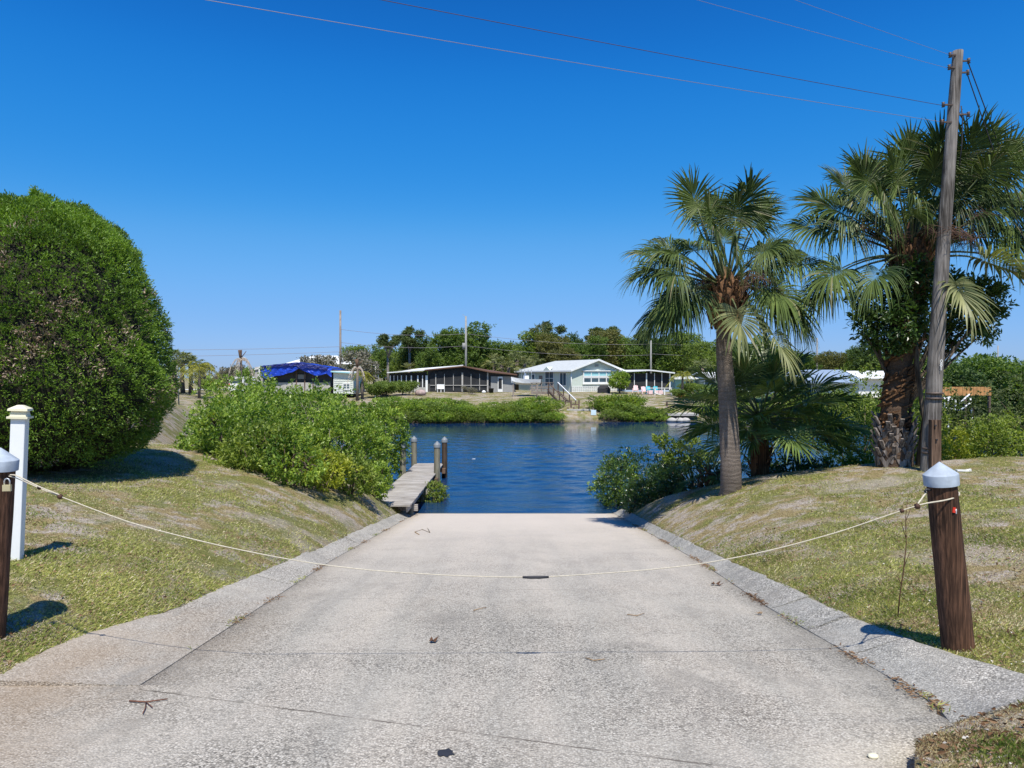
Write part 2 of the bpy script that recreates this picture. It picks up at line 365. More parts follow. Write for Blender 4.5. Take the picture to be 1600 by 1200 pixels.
# concrete with exposed shell and pebble
def concrete(name, base, shell, light=1.0, stain=.5, left=False, dark=.0):
    m, t, b = mat(name, .9, .2); p = wpos(t)
    v = nd(t, 'ShaderNodeTexVoronoi'); v.inputs['Scale'].default_value = 76; t.links.new(p, v.inputs['Vector'])
    v2 = nd(t, 'ShaderNodeTexVoronoi'); v2.inputs['Scale'].default_value = 33; t.links.new(p, v2.inputs['Vector'])
    sx = nd(t, 'ShaderNodeSeparateColor'); t.links.new(v.outputs['Color'], sx.inputs[0])
    s2 = nd(t, 'ShaderNodeSeparateColor'); t.links.new(v2.outputs['Color'], s2.inputs[0])
    B = tuple(x * light for x in base); Sh = tuple(min(.8, x * light) for x in shell)
    peb = ramp(t, sx.outputs[0], [(.0, tuple(x * .2 for x in B)), (.11, tuple(x * .5 for x in B)), (.22, tuple(x * .88 for x in B)), (.6, B), (.8, tuple(x * 1.2 for x in B)), (.9, Sh)])
    gap = ramp(t, v.outputs['Distance'], [(.3, g3(1)), (.7, g3(.38))])
    peb = mix(t, 1, peb, gap, 'MULTIPLY')
    big = ramp(t, s2.outputs[1], [(.10, g3(1)), (.13, g3(0))])
    inn = ramp(t, v2.outputs['Distance'], [(.35, g3(1)), (.5, g3(0))])
    peb = mix(t, mth(t, 'MULTIPLY', big, inn), peb, tuple(x * .28 for x in B))
    worn = ramp(t, noise(t, p, .8, 5, .65), [(.38, g3(.15)), (.62, g3(.75))])
    smooth_c = ramp(t, noise(t, p, 14, 4, .6), [(.3, tuple(x * .88 for x in B)), (.7, tuple(x * 1.06 for x in B))])
    c = mix(t, mth(t, 'MULTIPLY', worn, .78), peb, smooth_c)
    # long tyre-worn lighter and darker runs down the slope
    run = noise(t, p, 1.0, 4, .6, (1.6, .12, 1)); c = mix(t, 1, c, ramp(t, run, [(.3, (.72, .73, .74)), (.45, (.93, .93, .92)), (.6, (1.02, 1.0, .98)), (.75, (1.1, 1.07, 1.03))]), 'MULTIPLY')
    sn = noise(t, p, .75, 6, .7, (1, .6, 1)); st = ramp(t, sn, [(.52, g3(0)), (.68, g3(stain))])
    if left:
        sp = nd(t, 'ShaderNodeSeparateXYZ'); t.links.new(p, sp.inputs[0])
        lf = ramp(t, mth(t, 'MULTIPLY_ADD', sp.outputs[0], -.5, -1.0), [(.0, g3(0)), (.6, g3(.8))])     # x from -2 leftwards
        nearm = ramp(t, mth(t, 'MULTIPLY', sp.outputs[1], .1), [(.62, g3(1)), (.95, g3(.12))]); lf = mth(t, 'MULTIPLY', lf, nearm)
        st = mth(t, 'MAXIMUM', mth(t, 'MULTIPLY', st, .35), mth(t, 'MULTIPLY', lf, ramp(t, sn, [(.30, g3(.1)), (.58, g3(.7))])))
    c = mix(t, st, c, (.31, .225, .145))
    gr = ramp(t, noise(t, p, 1.1, 6, .75, (1, .45, 1)), [(.53, g3(0)), (.63, g3(.45)), (.8, g3(.6))]); c = mix(t, gr, c, tuple(x * .45 for x in B))
    sv = nd(t, 'ShaderNodeTexVoronoi'); sv.inputs['Scale'].default_value = 2.3; t.links.new(p, sv.inputs['Vector']); c = mix(t, ramp(t, mth(t, 'ADD', sv.outputs['Distance'], mth(t, 'MULTIPLY', noise(t, p, 30, 3), .05)), [(.045, g3(.7)), (.07, g3(0))]), c, (.13, .12, .11))
    if dark: c = mix(t, ramp(t, noise(t, p, 3, 5, .7), [(.4, g3(0)), (.6, g3(dark))]), c, (.16, .16, .15))
    t.links.new(c, b.inputs['Base Color'])
    bump(t, b, mth(t, 'SUBTRACT', noise(t, p, 40, 3), mth(t, 'MULTIPLY', v.outputs['Distance'], .9)), .55, .012); return m, t, b, c, p
M_SLAB, t, b, c, p = concrete('ramp_concrete', (.475, .438, .38), (.68, .64, .57), 1.0, .25, True)
sp = nd(t, 'ShaderNodeSeparateXYZ'); t.links.new(p, sp.inputs[0])     # cracks, cold joints filled with dirt, the rope's painted shadow line, and pinkish concrete lower down
def crack_shadow_line(x0, y0, x1, y1, wd):
    L = math.hypot(x1 - x0, y1 - y0); nx_, ny_ = -(y1 - y0) / L, (x1 - x0) / L; c0 = -(nx_ * x0 + ny_ * y0)
    wob = mth(t, 'MULTIPLY_ADD', noise(t, p, 3, 5), .06, -.03)
    d = mth(t, 'ABSOLUTE', mth(t, 'ADD', mth(t, 'ADD', mth(t, 'MULTIPLY_ADD', sp.outputs[0], nx_, c0), mth(t, 'MULTIPLY', sp.outputs[1], ny_)), wob))
    u = mth(t, 'ADD', mth(t, 'MULTIPLY', sp.outputs[0], (x1 - x0) / L), mth(t, 'MULTIPLY_ADD', sp.outputs[1], (y1 - y0) / L, -((x1 - x0) * x0 + (y1 - y0) * y0) / L))
    inside = mth(t, 'MULTIPLY', mth(t, 'GREATER_THAN', u, 0), mth(t, 'LESS_THAN', u, L))
    return mth(t, 'MULTIPLY', mth(t, 'LESS_THAN', d, wd), inside)
ja, jb = hit(217, 1078), hit(1180, 1205); jl = hit(60, 1058)
ln = mth(t, 'MULTIPLY', crack_shadow_line(ja.x, ja.y, jb.x, jb.y, .009), ramp(t, noise(t, p, 2.5, 3), [(.42, g3(.2)), (.6, g3(.9))]))
for (x0, y0, x1, y1, wd) in [(-2.1, 8.45, 2.4, 8.75, .005), (-1.0, 9.1, 1.9, 9.0, .006), (-2.6, 13.2, 3.0, 13.3, .006), (.3, 17.4, 2.4, 17.2, .008), (-2.7, 6.15, 2.8, 6.12, .004)]:  # cracks; the last entry paints the rope's shadow line into the slab colour
    ln = mth(t, 'MAXIMUM', ln, mth(t, 'MULTIPLY', crack_shadow_line(x0, y0, x1, y1, wd), ramp(t, noise(t, p, 1.7, 3), [(.45, g3(0)), (.55, g3(.7))])))
pk = ramp(t, mth(t, 'MULTIPLY', sp.outputs[1], .04), [(.3, g3(0)), (.75, g3(.8))])
c = mix(t, pk, c, (.55, .49, .43)); c = mix(t, ln, c, (.09, .075, .06)); 
wet = ramp(t, mth(t, 'MULTIPLY_ADD', sp.outputs[2], 1.0, 3.0), [(.40, g3(1)), (.435, g3(0))]); c = mix(t, wet, c, (.15, .14, .12))
t.links.new(c, b.inputs['Base Color'])
ys = np.concatenate([[-12, -6, -2, 0, 1.5, 3], np.arange(3.2, 6, .1), np.arange(6, 30.1, .5)]); mb = MB()
ring = []
for i, y in enumerate(ys):
    xr = float(xs_r(y)) + (.03 * math.sin(y * 9) + .02 * math.sin(y * 23) if y < 5 else .006 * math.sin(y * 7)); xl = -float(xs_l(y)) if y > 5.13 else -9.0
    ring.append((xl, xr, y))
vs = []; fs = []
cols = np.linspace(0, 1, 13)
for (xl, xr, y) in ring:
    for u in cols: vs.append((xl + (xr - xl) * u, y, float(Rz(y)) + (.0)))
nc = len(cols)
for i in range(len(ring) - 1):
    for k in range(nc - 1): b_ = i * nc + k; fs.append((b_, b_ + 1, b_ + nc + 1, b_ + nc))
k = len(vs)
for (xl, xr, y) in ring: vs += [(xl, y, float(Rz(y)) - .16), (xr, y, float(Rz(y)) - .16)]
for i in range(len(ring) - 1):
    fs.append((i * nc, (i + 1) * nc, k + 2 * i + 2, k + 2 * i)); fs.append((i * nc + nc - 1, k + 2 * i + 1, k + 2 * i + 3, (i + 1) * nc + nc - 1))
mb.add(vs, fs, 0, True); slab = mb.build('boat_ramp', M_SLAB, kind='structure')

M_KERB, t2, b2, c2, p2 = concrete('kerb_concrete', (.45, .43, .39), (.76, .73, .67), 1.0, .15, False, .22)
M_APRON, *_ = concrete('apron_concrete', (.48, .455, .41), (.76, .72, .65), 1.0, .3, True)
def kerb_run(side, cuts, m, name, xs, xo, hf, gap=.012):
    mb = MB(); rd = random.Random(5)
    for a_, b_ in zip(cuts[:-1], cuts[1:]):
        yy = np.linspace(a_ + gap, b_ - gap, max(3, int((b_ - a_) / .12))); sec = []; off = rd.uniform(-.012, .012); tilt = rd.uniform(-.015, .015)
        for y in yy:
            y = float(y); xi = float(xs(y)) + .008; xu = float(xo(y)) + .035 * math.sin(y * 6.1) * math.sin(y * 2.3) + .018 * math.sin(y * 17) + rd.uniform(-.012, .012); h = float(hf(y)) + tilt * (y - a_) / (b_ - a_); z0 = float(Rz(y))
            pr = [(xi, -.12), (xi, .004), (xi + .25 * (xu - xi), .006 + h * .16), (xi + .6 * (xu - xi), h * .62 + off), (xi + .9 * (xu - xi), h * .97 + off), (xu, h + off - .004), (xu + .02, h + off - .03), (xu + .03, -.12)]
            sec.append([(side * x, y, z0 + z) for x, z in pr])
        n = len(sec[0]); vs = [v for s_ in sec for v in s_]
        fs = [(i * n + k, i * n + k + 1, (i + 1) * n + k + 1, (i + 1) * n + k) for i in range(len(sec) - 1) for k in range(n - 1)]
        fs += [tuple(range(n)), tuple((len(sec) - 1) * n + k for k in reversed(range(n)))]
        mb.add(vs, fs, 0, False)
    return mb.build(name, m, kind='structure')
kerb_run(1, [4.42, 6.02, 6.9, 7.9, 9.6, 11.6, 14.1, 17, 20, 22.3], M_KERB, 'kerb', xs_r, xo_r, lambda y: .14)
kerb_run(-1, [5.17, 7.15, 9.4, 11.7, 14.0, 16.8, 19.6, 22.3], M_APRON, 'kerb', xs_l, xo_l, lambda y: kh(y, -1))

# water
def water_mat():
    m, t, b = mat('canal_water', .06, .5); p = wpos(t)
    b.inputs['Base Color'].default_value = (.006, .032, .095, 1); b.inputs['IOR'].default_value = 1.40
    sp = nd(t, 'ShaderNodeSeparateXYZ'); t.links.new(p, sp.inputs[0])
    lee = ramp(t, mth(t, 'ADD', mth(t, 'MULTIPLY', sp.outputs[1], .01), mth(t, 'MULTIPLY', noise(t, p, .08, 3, .6, (.5, 1, 1)), .1)), [(.52, g3(1)), (.66, g3(.05))])
    w1 = noise(t, p, 2.2, 5, .66, (.55, 1.9, 1)); w2 = noise(t, p, 8.5, 3, .6, (.6, 1.8, 1)); w3 = noise(t, p, .35, 2, .5)
    h = mth(t, 'ADD', mth(t, 'MULTIPLY', w1, 1.0), mth(t, 'ADD', mth(t, 'MULTIPLY', w2, .28), mth(t, 'MULTIPLY', w3, .5)))
    n = nd(t, 'ShaderNodeBump'); n.inputs['Distance'].default_value = .02; t.links.new(lee, n.inputs['Strength']); t.links.new(h, n.inputs['Height']); t.links.new(n.outputs[0], b.inputs['Normal'])
    return m
def wave(x, y, seed=4, n=46):
    rd = random.Random(seed); z = np.zeros_like(x); gust = .62 + .38 * np.sin(x * .21 + 1.3 * np.sin(y * .17)) * np.sin(y * .33 + .6)
    for i in range(n):
        lam = .35 * 2 ** rd.uniform(0, 2.6); th = rd.gauss(1.45, .55); k = 2 * math.pi / lam; z = z + .0034 * lam ** .9 * np.sin(k * (x * math.cos(th) + y * math.sin(th)) + rd.uniform(0, 6.3) + .6 * np.sin(x * .4 + i) )
    return z * gust * (1.0 - .94 * sm(y + 1.2 * np.sin(x * .3), 44, 58)) * sm(y, 18, 22)
wx = np.concatenate([-70 * 1.0 + np.arange(0, 46, 6), np.arange(-24, -9, .4), np.arange(-9, 13, .11), np.arange(13, 34, .3), np.arange(34, 240, 8)]); wy = np.concatenate([[12, 16], np.arange(19, 40, .10), np.arange(40, 70, .16), np.arange(70, 109, 4)])
WX, WY = np.meshgrid(wx, wy); WV = np.dstack([WX, WY, WZ + wave(WX, WY)]).reshape(-1, 3); a = (np.arange(len(wy) - 1)[:, None] * len(wx) + np.arange(len(wx) - 1)).ravel()
np_obj('water', WV, np.stack([a, a + 1, a + len(wx) + 1, a + len(wx)], 1), water_mat(), smooth=True, kind='structure')

# far road beyond the left lawn
M_ROAD = plain('pale_road', (.55, .54, .51), .9, .1, 1)
mb = MB(); rr = [(-75, 96), (-55, 100), (-46, 103), (-38, 107.)]
for (x0, y0), (x1, y1) in zip(rr[:-1], rr[1:]):
    mb.quad((x0, y0 - 2.2, H(x0, y0) + .07), (x1, y1 - 2.2, H(x1, y1) + .07), (x1, y1 + 2.5, H(x1, y1) + .09), (x0, y0 + 2.5, H(x0, y0) + .09))
mb.build('road', M_ROAD, kind='structure')

# ---------------------------------------------------------------- grass blades and litter (uncountable ground cover)
M_GRASS = leafmat('grass_blade', (.07, .125, .02), (.23, .275, .055), (.55, .52, .19), .3, .6, spec=.15)
M_STRAW = leafmat('straw_blade', (.22, .165, .08), (.50, .41, .22), (.78, .68, .47), .15, .8, spec=.1)
def blades(name, N, mats, seed, region, hmin, hmax, wd, lie):
    rg = np.random.default_rng(seed); D = 1 / rg.uniform(1 / region[3], 1 / region[2], N * 3) ; D = np.clip(D, region[2], region[3])
    x = rg.uniform(region[0], region[1], N * 3) * D; s = np.where(x > 0, x - xo_r(D), -x - xo_l(D)); ok = s > -.05 * rg.random(N * 3); x = x[ok][:N]; y = D[ok][:N]
    def nz(a, b, k): return (np.sin(a * k + 1.3 * np.sin(b * k * .7)) * np.sin(b * k * 1.2 + np.sin(a * k * .8 + 2)) + .6 * np.sin(a * k * 2.7 + b * k * 1.9 + 1) * np.sin(b * k * 3.1 - a * k * .9) + .4 * np.sin(a * k * 6.1 - b * k * 4.7) * np.sin(b * k * 5.3 + a * k * 2.2))
    f = nz(x, y, .95) + rg.normal(size=len(x)) * .55; t = np.where(x > 0, x - xo_r(y), -x - xo_l(y)); f = f + np.where((x > 0) & (y < 5.2), -.9, .6 * np.exp(-np.maximum(t, 0) / .25))
    green = f > .48; keep = (green & (rg.random(len(x)) < .95)) | (rg.random(len(x)) < np.where(nz(x + 31, y - 17, 1.7) > -.1, .55, .12)); x, y, green, f = x[keep], y[keep], green[keep], f[keep]
    z = Hn(x, y); z = np.where(sdist(x, y) < .6, -9, z); n = len(x); th = rg.uniform(0, 2 * np.pi, n); h = rg.uniform(hmin, hmax, n) * np.where(green, 1.0, .75) * (1 + .35 * np.clip(f, -.5, 1.5))
    an = rg.uniform(.25, lie, n); d = np.stack([np.cos(th) * np.sin(an), np.sin(th) * np.sin(an), np.cos(an)], 1) * h[:, None]
    d2 = np.stack([np.cos(th) * np.sin(an + .5), np.sin(th) * np.sin(an + .5), np.maximum(np.cos(an + .5), .02)], 1) * h[:, None]
    s_ = np.stack([-np.sin(th), np.cos(th), np.zeros(n)], 1) * (wd * rg.uniform(.6, 1.3, n) * (.6 + y / 12))[:, None]; P = np.stack([x, y, z - .004], 1)
    V = np.stack([P - s_ * .5, P + s_ * .5, P + d * .6 + s_ * .3, P + d * .55 + d2 * .5], 1).reshape(-1, 3); k = z > -8
    Q = np.arange(n * 4).reshape(n, 4)[k]
    return np_obj(name, V, Q, mats, np.where(green[k] & (rg.random(k.sum()) < .8), 0, np.where(rg.random(k.sum()) < .6, 1, 2)), kind='stuff')
M_BRGR = leafmat('brown_dead_blade', (.08, .045, .025), (.20, .12, .07), (.36, .24, .16), .1, .8, spec=.1)
blades('grass', 620000, [M_GRASS, M_STRAW, M_BRGR], 3, (-.78, .78, 3.2, 21), .016, .046, .0040, 1.42)

# brown litter and small weeds gathered along the inner edge of the kerbs
def litter(name, N, side, m, seed, ylo, yhi, L, W, up, clumps):
    rg = np.random.default_rng(seed); y = rg.uniform(ylo, yhi, N); keep = (np.sin(y * 2.1 + seed) + np.sin(y * 5.3 + 1) + rg.normal(size=N) * .35) > clumps; y = y[keep]; n = len(y)
    x = (xs_r(y) if side > 0 else xs_l(y)) + rg.normal(size=n) * .035; P = np.stack([side * x, y, Rz(y) + .012 + rg.random(n) * .012], 1); D = rg.normal(size=(n, 3)) * np.array([1, 1, .15]) + np.array([0, 0, up])
    V, Q = leaves(P, D, L, W, rg); return np_obj(name, V, Q, m, kind='stuff')
M_LIT = leafmat('brown_litter', (.07, .035, .018), (.19, .105, .055), (.34, .22, .13), .05, .9, spec=.1)
litter('leaf_litter', 2600, 1, M_LIT, 3, 4.4, 20, .05, .012, .05, .45); litter('leaf_litter', 1800, -1, M_LIT, 4, 5.2, 20, .045, .012, .05, .9)
litter('weeds', 900, 1, M_GRASS, 5, 4.4, 18, .05, .008, .8, 1.15); litter('weeds', 1000, -1, M_GRASS, 6, 5.4, 18, .05, .008, .8, 1.2)

# fallen leaves, bits of shell and bark scattered over the lawns
def scatter(name, N, m, seed, L, W, up):
    rg = np.random.default_rng(seed); D = 1 / rg.uniform(1 / 19, 1 / 3.4, N); x = rg.uniform(-.78, .78, N) * D; s_ = np.where(x > 0, x - xo_r(D), -x - xo_l(D)); k = (s_ > .03) & (sdist(x, D) > .8); x = x[k]; y = D[k]; n = len(x)
    P = np.stack([x, y, Hn(x, y) + .012 + rg.random(n) * .02], 1); d = rg.normal(size=(n, 3)) * np.array([1, 1, .25]) + np.array([0, 0, up]); V, Q = leaves(P, d, L, W, rg, .25); return np_obj(name, V, Q, m, kind='stuff')
scatter('fallen_leaves', 3600, M_LIT, 11, .05, .022, .1); scatter('shell_bits', 1500, leafmat('pale_shell', (.35, .30, .26), (.55, .50, .45), (.72, .70, .66), .05, .8, spec=.1), 12, .022, .016, .1)
# ================================================================ NEAR THINGS
M_POST = woodmat('weathered_piling_wood', (.05, .027, .017), (.17, .085, .05), .85, 'z', 2.2, .9)
M_DOCKPOST = woodmat('grey_green_piling_wood', (.16, .15, .105), (.26, .245, .19), .9)
M_DARKPOST = woodmat('dark_wet_piling_wood', (.035, .028, .022), (.10, .07, .05), .8)
M_POLE = woodmat('silver_pole_wood', (.10, .088, .078), (.27, .245, .225), .9, 'z', 1, .7)
M_STUB = woodmat('brown_timber', (.09, .055, .038), (.20, .13, .09), .9)
M_DECK = woodmat('grey_deck_boards', (.30, .27, .24), (.46, .43, .40), .9, 'x')
M_CAP = plain('grey_plastic_cap', (.36, .41, .47), .62, .16, 14, .3)
M_VINYL = plain('white_vinyl', (.80, .81, .80), .4, .03, 3, .5)
M_CREAM = plain('cream_vinyl', (.74, .69, .50), .45, .05, 4, .4)
M_ROPE = plain('cream_rope', (.50, .45, .35), .85, .2, 60)
M_KNOT = plain('brown_rope_clamp', (.07, .035, .022), .7, .3, 20)
M_BRASS = plain('brass', (.62, .55, .34), .35, .08, 10, .5, .5)
M_STEEL = plain('galvanised_steel', (.50, .52, .54), .4, .1, 10, .5, .6)
M_RED = plain('red_plastic', (.62, .04, .02), .4); M_WHITE = plain('white_paint', (.78, .78, .76), .5, .04, 2)
M_WIRE = plain('aluminium_wire', (.26, .24, .26), .5, .05, 1, .3, .2); M_BLACK = plain('black_cable', (.03, .03, .035), .6)
M_BARK = woodmat('brown_bark', (.06, .045, .032), (.15, .12, .09), .95)
M_GREYBARK = woodmat('grey_twig_bark', (.16, .14, .12), (.30, .27, .24), .95)

def rough_post(name, base, top, r0, r1, m, cap, label, cat, group=None, capr=1.18, caph=(.085, .10), n=28, extra=None, seed=1, sink=.25):
    base = Vector(base); top = Vector(top); ax = (top - base); root = empty(name, base, 0, label, cat, group); rd = random.Random(seed); mb = MB(); L = ax.length; k = 22
    vs = []; ph = [rd.uniform(-1, 1) for _ in range(n)]
    q = ax.to_track_quat('Z', 'Y')
    for i in range(k + 1):
        z = -sink + (L + sink) * i / k; r = r0 + (r1 - r0) * max(z, 0) / L
        for j in range(n):
            t = 2 * math.pi * j / n; rr = r * (1 + .022 * ph[j] + .01 * math.sin(z * 9 + j)); vs.append(q @ Vector((rr * math.cos(t), rr * math.sin(t), z)))
    mb.add(vs, [(i * n + j, i * n + (j + 1) % n, (i + 1) * n + (j + 1) % n, (i + 1) * n + j) for i in range(k) for j in range(n)] + [tuple(k * n + j for j in range(n))], 0, True)
    mb.build('post_shaft', m, root)
    if cap:
        mc = MB(); R = r1 * capr; a, b = caph
        mc.lathe([(0, a + b), (R * .04, a + b - .002), (R * .99, a + .002), (R * 1.01, a - .006), (R * 1.0, 0), (R * .93, -.001)], 32)
        o = mc.build('post_cap', cap, root); o.data.set_sharp_from_angle(angle=R_(28)); o.rotation_mode = 'QUATERNION'; o.rotation_quaternion = q; o.location = ax - ax.normalized() * a * .75
    return root
# right bollard
rb = hit(1497, 1012); rbt = at(1470, 745, rb.y - .02)
bol = rough_post('bollard', rb, rbt, .118, .106, M_POST, M_CAP, 'dark brown timber bollard with grey cone cap at the right of the boat ramp', 'bollard', 'rope barrier bollards', seed=3)
def pt_on(px, py, dy): return at(px, py, rb.y + dy)
h = MB(); a_ = pt_on(1450, 766, -.04); h.tube([a_ + Vector((.03, 0, 0)), a_ + Vector((-.03, -.03, .012)), a_ + Vector((-.045, -.03, -.01))], .009, 6)
hk = h.build('hook', M_BLACK); hk.parent = bol; hk.location = -Vector(rb)
h = MB(); c_ = pt_on(1491, 797, -.125); h.box(c_, (.024, .01, .042), (0, .2, .5), 0); h.box(c_ + Vector((.018, .008, -.012)), (.02, .01, .034), (0, -.4, .8), 1); hk = h.build('reflector', [M_RED, M_WHITE]); hk.parent = bol; hk.location = -Vector(rb)
# left bollard
lb = hit(-20, 990); lbt = at(-1, 722, lb.y - .02)
lbo = rough_post('bollard', lb, lbt, .118 * lb.y / 5.42, .106 * lb.y / 5.42, M_POST, M_CAP, 'dark timber bollard with padlock at the left edge, in front of the white post', 'bollard', 'rope barrier bollards', seed=4); LY = lb.y - .15
pl = at(11, 757, LY - .02); pr_ = empty('padlock', pl, .1, 'small brass padlock hanging from the left bollard', 'padlock')
mb = MB(); mb.box((0, 0, -.028), (.062, .022, .052)); mb.box((0, 0, -.028), (.056, .028, .046)); mb.build('padlock_body', M_BRASS, pr_)
mb = MB(); mb.tube([(-.02, 0, -.005), (-.021, 0, .025), (-.014, 0, .042), (0, 0, .048), (.014, 0, .042), (.021, 0, .025), (.02, 0, -.005)], .0055, 8); mb.build('shackle', M_STEEL, pr_)
# white vinyl post
wb = hit(23, 873); wt = at(31.5, 652, wb.y); wd = 23.5 / F * wb.y
root = empty('post', wb, 0, 'white square vinyl post with cream cap beside the clipped hedge', 'post'); ax = wt - wb; rot = ax.to_track_quat('Z', 'Y').to_matrix() @ Matrix.Rotation(.30, 3, 'Z')
mb = MB(); mb.box(ax * .46, (wd * .84, wd * .84, ax.length * 1.08), rot); sh = mb.build('post_shaft', M_VINYL, root); bv = sh.modifiers.new('bevel', 'BEVEL'); bv.width = .008; bv.segments = 2
mb = MB(); up = ax.normalized()
for dz, s1, s2, hh in [(.0, 1.2, 1.2, .022), (.0, .0, .0, 0)][:1]: mb.box(ax + up * dz, (wd * 1.2, wd * 1.2, hh), rot)
def frus(mb, z0, z1, a, b):
    vs = [ax + rot @ Vector((sx * s, sy * s, z)) for z, s in ((z0, a), (z1, b)) for sx, sy in ((-1, -1), (1, -1), (1, 1), (-1, 1))]
    mb.add(vs, [(0, 1, 2, 3), (4, 5, 6, 7), (0, 1, 5, 4), (1, 2, 6, 5), (2, 3, 7, 6), (3, 0, 4, 7)])
frus(mb, .012, .07, wd * .47, wd * .40); frus(mb, .071, .092, wd * .58, wd * .56); frus(mb, .093, .13, wd * .56, wd * .16); mb.build('post_cap', M_CREAM, root)
# rope across the ramp
yy_ = lambda u: LY + (5.5 - LY) * u
keys = [(14, 744, yy_(0)), (28, 748, yy_(.03)), (60, 762, yy_(.1)), (95, 776, yy_(.2)), (200, 815, yy_(.5)), (300, 842, yy_(.8)), (380, 860, 5.5), (470, 877, 5.56), (560, 889, 5.6), (650, 896, 5.64), (740, 900.5, 5.66), (840, 901.5, 5.68), (940, 896, 5.68), (1020, 889.5, 5.66), (1100, 880, 5.64), (1200, 860.5, 5.6), (1300, 834, 5.57), (1370, 811, 5.54), (1408, 798, 5.52), (1433, 790, 5.5)]
rp = [at(*k) for k in keys]
root = empty('rope', rp[10], 0, 'cream rope sagging across the boat ramp between the two bollards', 'rope')
def smooth_path(P, m=6):
    out = []
    for i in range(len(P) - 1):
        p0, p1, p2, p3 = P[max(i - 1, 0)], P[i], P[i + 1], P[min(i + 2, len(P) - 1)]
        for k in range(m):
            t = k / m; out.append(.5 * ((2 * p1) + (p2 - p0) * t + (2 * p0 - 5 * p1 + 4 * p2 - p3) * t * t + (3 * p1 - p0 - 3 * p2 + p3) * t ** 3))
    return out + [P[-1]]
def relm(o, root): o.parent = root; o.location = -Vector(root.location); return o
relm(MB().tube(smooth_path(rp), .0043, 8).build('rope_line', M_ROPE), root)
k0 = rp[-1]; cy = rb.y
loop = [k0, pt_on(1450, 786, -.13), pt_on(1475, 782, -.145), pt_on(1493, 777, -.10), pt_on(1499, 772, 0), pt_on(1494, 768, .10), pt_on(1470, 765, .14), pt_on(1450, 766, .08), pt_on(1446, 771, -.06), k0 + Vector((.0, 0, .005))]
relm(MB().tube(smooth_path(loop), .006, 8).build('rope_loop', M_ROPE), root)
relm(MB().tube(smooth_path([at(95, 774, yy_(.2)), at(58, 759, yy_(.1) - .03), at(28, 744, LY - .03), at(16, 742, LY)]), .0055, 8).build('rope_loop', M_ROPE), root)
for (px, py, D, s) in [(62, 762, yy_(.1), 1), (94, 776, yy_(.2), 1.2), (1409, 798, 5.52, 1), (1433, 791, 5.5, 1.3)]:
    p = at(px, py, D); kb = MB().tube([p + Vector((-.014, 0, .004)) * s, p, p + Vector((.014, 0, -.004)) * s], [.012 * s, .019 * s, .012 * s], 8); relm(kb.build('rope_clamp', M_KNOT), root)
p = at(838, 902, 5.66); relm(MB().tube([p + Vector((-.11, 0, 0)), p + Vector((-.05, 0, -.001)), p + Vector((.03, 0, 0)), p + Vector((.1, 0, .002))], [.009, .012, .013, .009], 8).build('rope_splice', M_BLACK), root)

# dock
DZ = -2.04
root = empty('dock', (-3.52, 25.4, DZ), 0, 'narrow grey plank dock beside the boat ramp, between four capped pilings', 'dock')
mb = MB(); rd = random.Random(2); y = 20.35
while y < 30.3:
    wpl = .14; x1 = -2.93 if not (26.9 < y < 27.7) else -2.93; mb.box(((-4.13 + x1) / 2 + 3.52 + rd.uniform(-.008, .008), y + wpl / 2 - 25.4, rd.uniform(-.004, .004)), (x1 + 4.13, wpl - .012, .036), (rd.uniform(-.006, .006), 0, 0)); y += wpl
mb.build('decking', M_DECK, root)
mb = MB()
for x in (-4.02, -3.04): mb.box((x + 3.52, 0, -.115), (.045, 9.8, .18))
for y in (27.3, 30.15, 24.4, 21.4): mb.box((0, y - 25.4, -.23), (1.36, .09, .19))
mb.build('beam', M_DECK, root)
for y in (24.4, 21.4):
    for x in (-4.0, -3.06): MB().tube([(x + 3.52, y - 25.4, -2.2), (x + 3.52, y - 25.4, -.15)], .09, 10).build('support_post', M_DOCKPOST, root)
for i, (px, py, D, m, lab) in enumerate([(683, 698, 27.3, M_DOCKPOST, 'grey green piling with cone cap at the near right corner of the dock'), (694.6, 690, 30.2, M_DARKPOST, 'dark brown piling with cone cap at the far right corner of the dock'),
                                   (647, 689, 30.2, M_DOCKPOST, 'grey green piling with cone cap at the far left corner of the dock'), (629.5, 698, 27.3, M_DOCKPOST, 'grey green piling half hidden by the mangroves left of the dock')]):
    t_ = at(px, py, D); t_.z += .06
    rough_post('piling', (t_.x, D, WZ - .9), t_, .125, .118, m, plain('dock_cap_%s' % 'abcd'[i], (.20, .22, .24), .5, .1, 8), lab, 'piling', 'dock pilings', capr=1.14, caph=(.12, .13), n=16, seed=i, sink=.5)
mb = MB(); [mb.tube([(x, y, -2.50), (x, y, -2.12)], .07, 10) for x, y in ()]
for (x, y) in ((-2.9, 27.02), (-2.88, 29.95)):
    MB().box((0, 0, 0), (.16, .30, .20)).build('timber_block', M_STUB, None, 'pale timber block bolted to the %s right dock piling' % ('near' if y < 28 else 'far'), 'timber block').location = (x, y, -2.28)

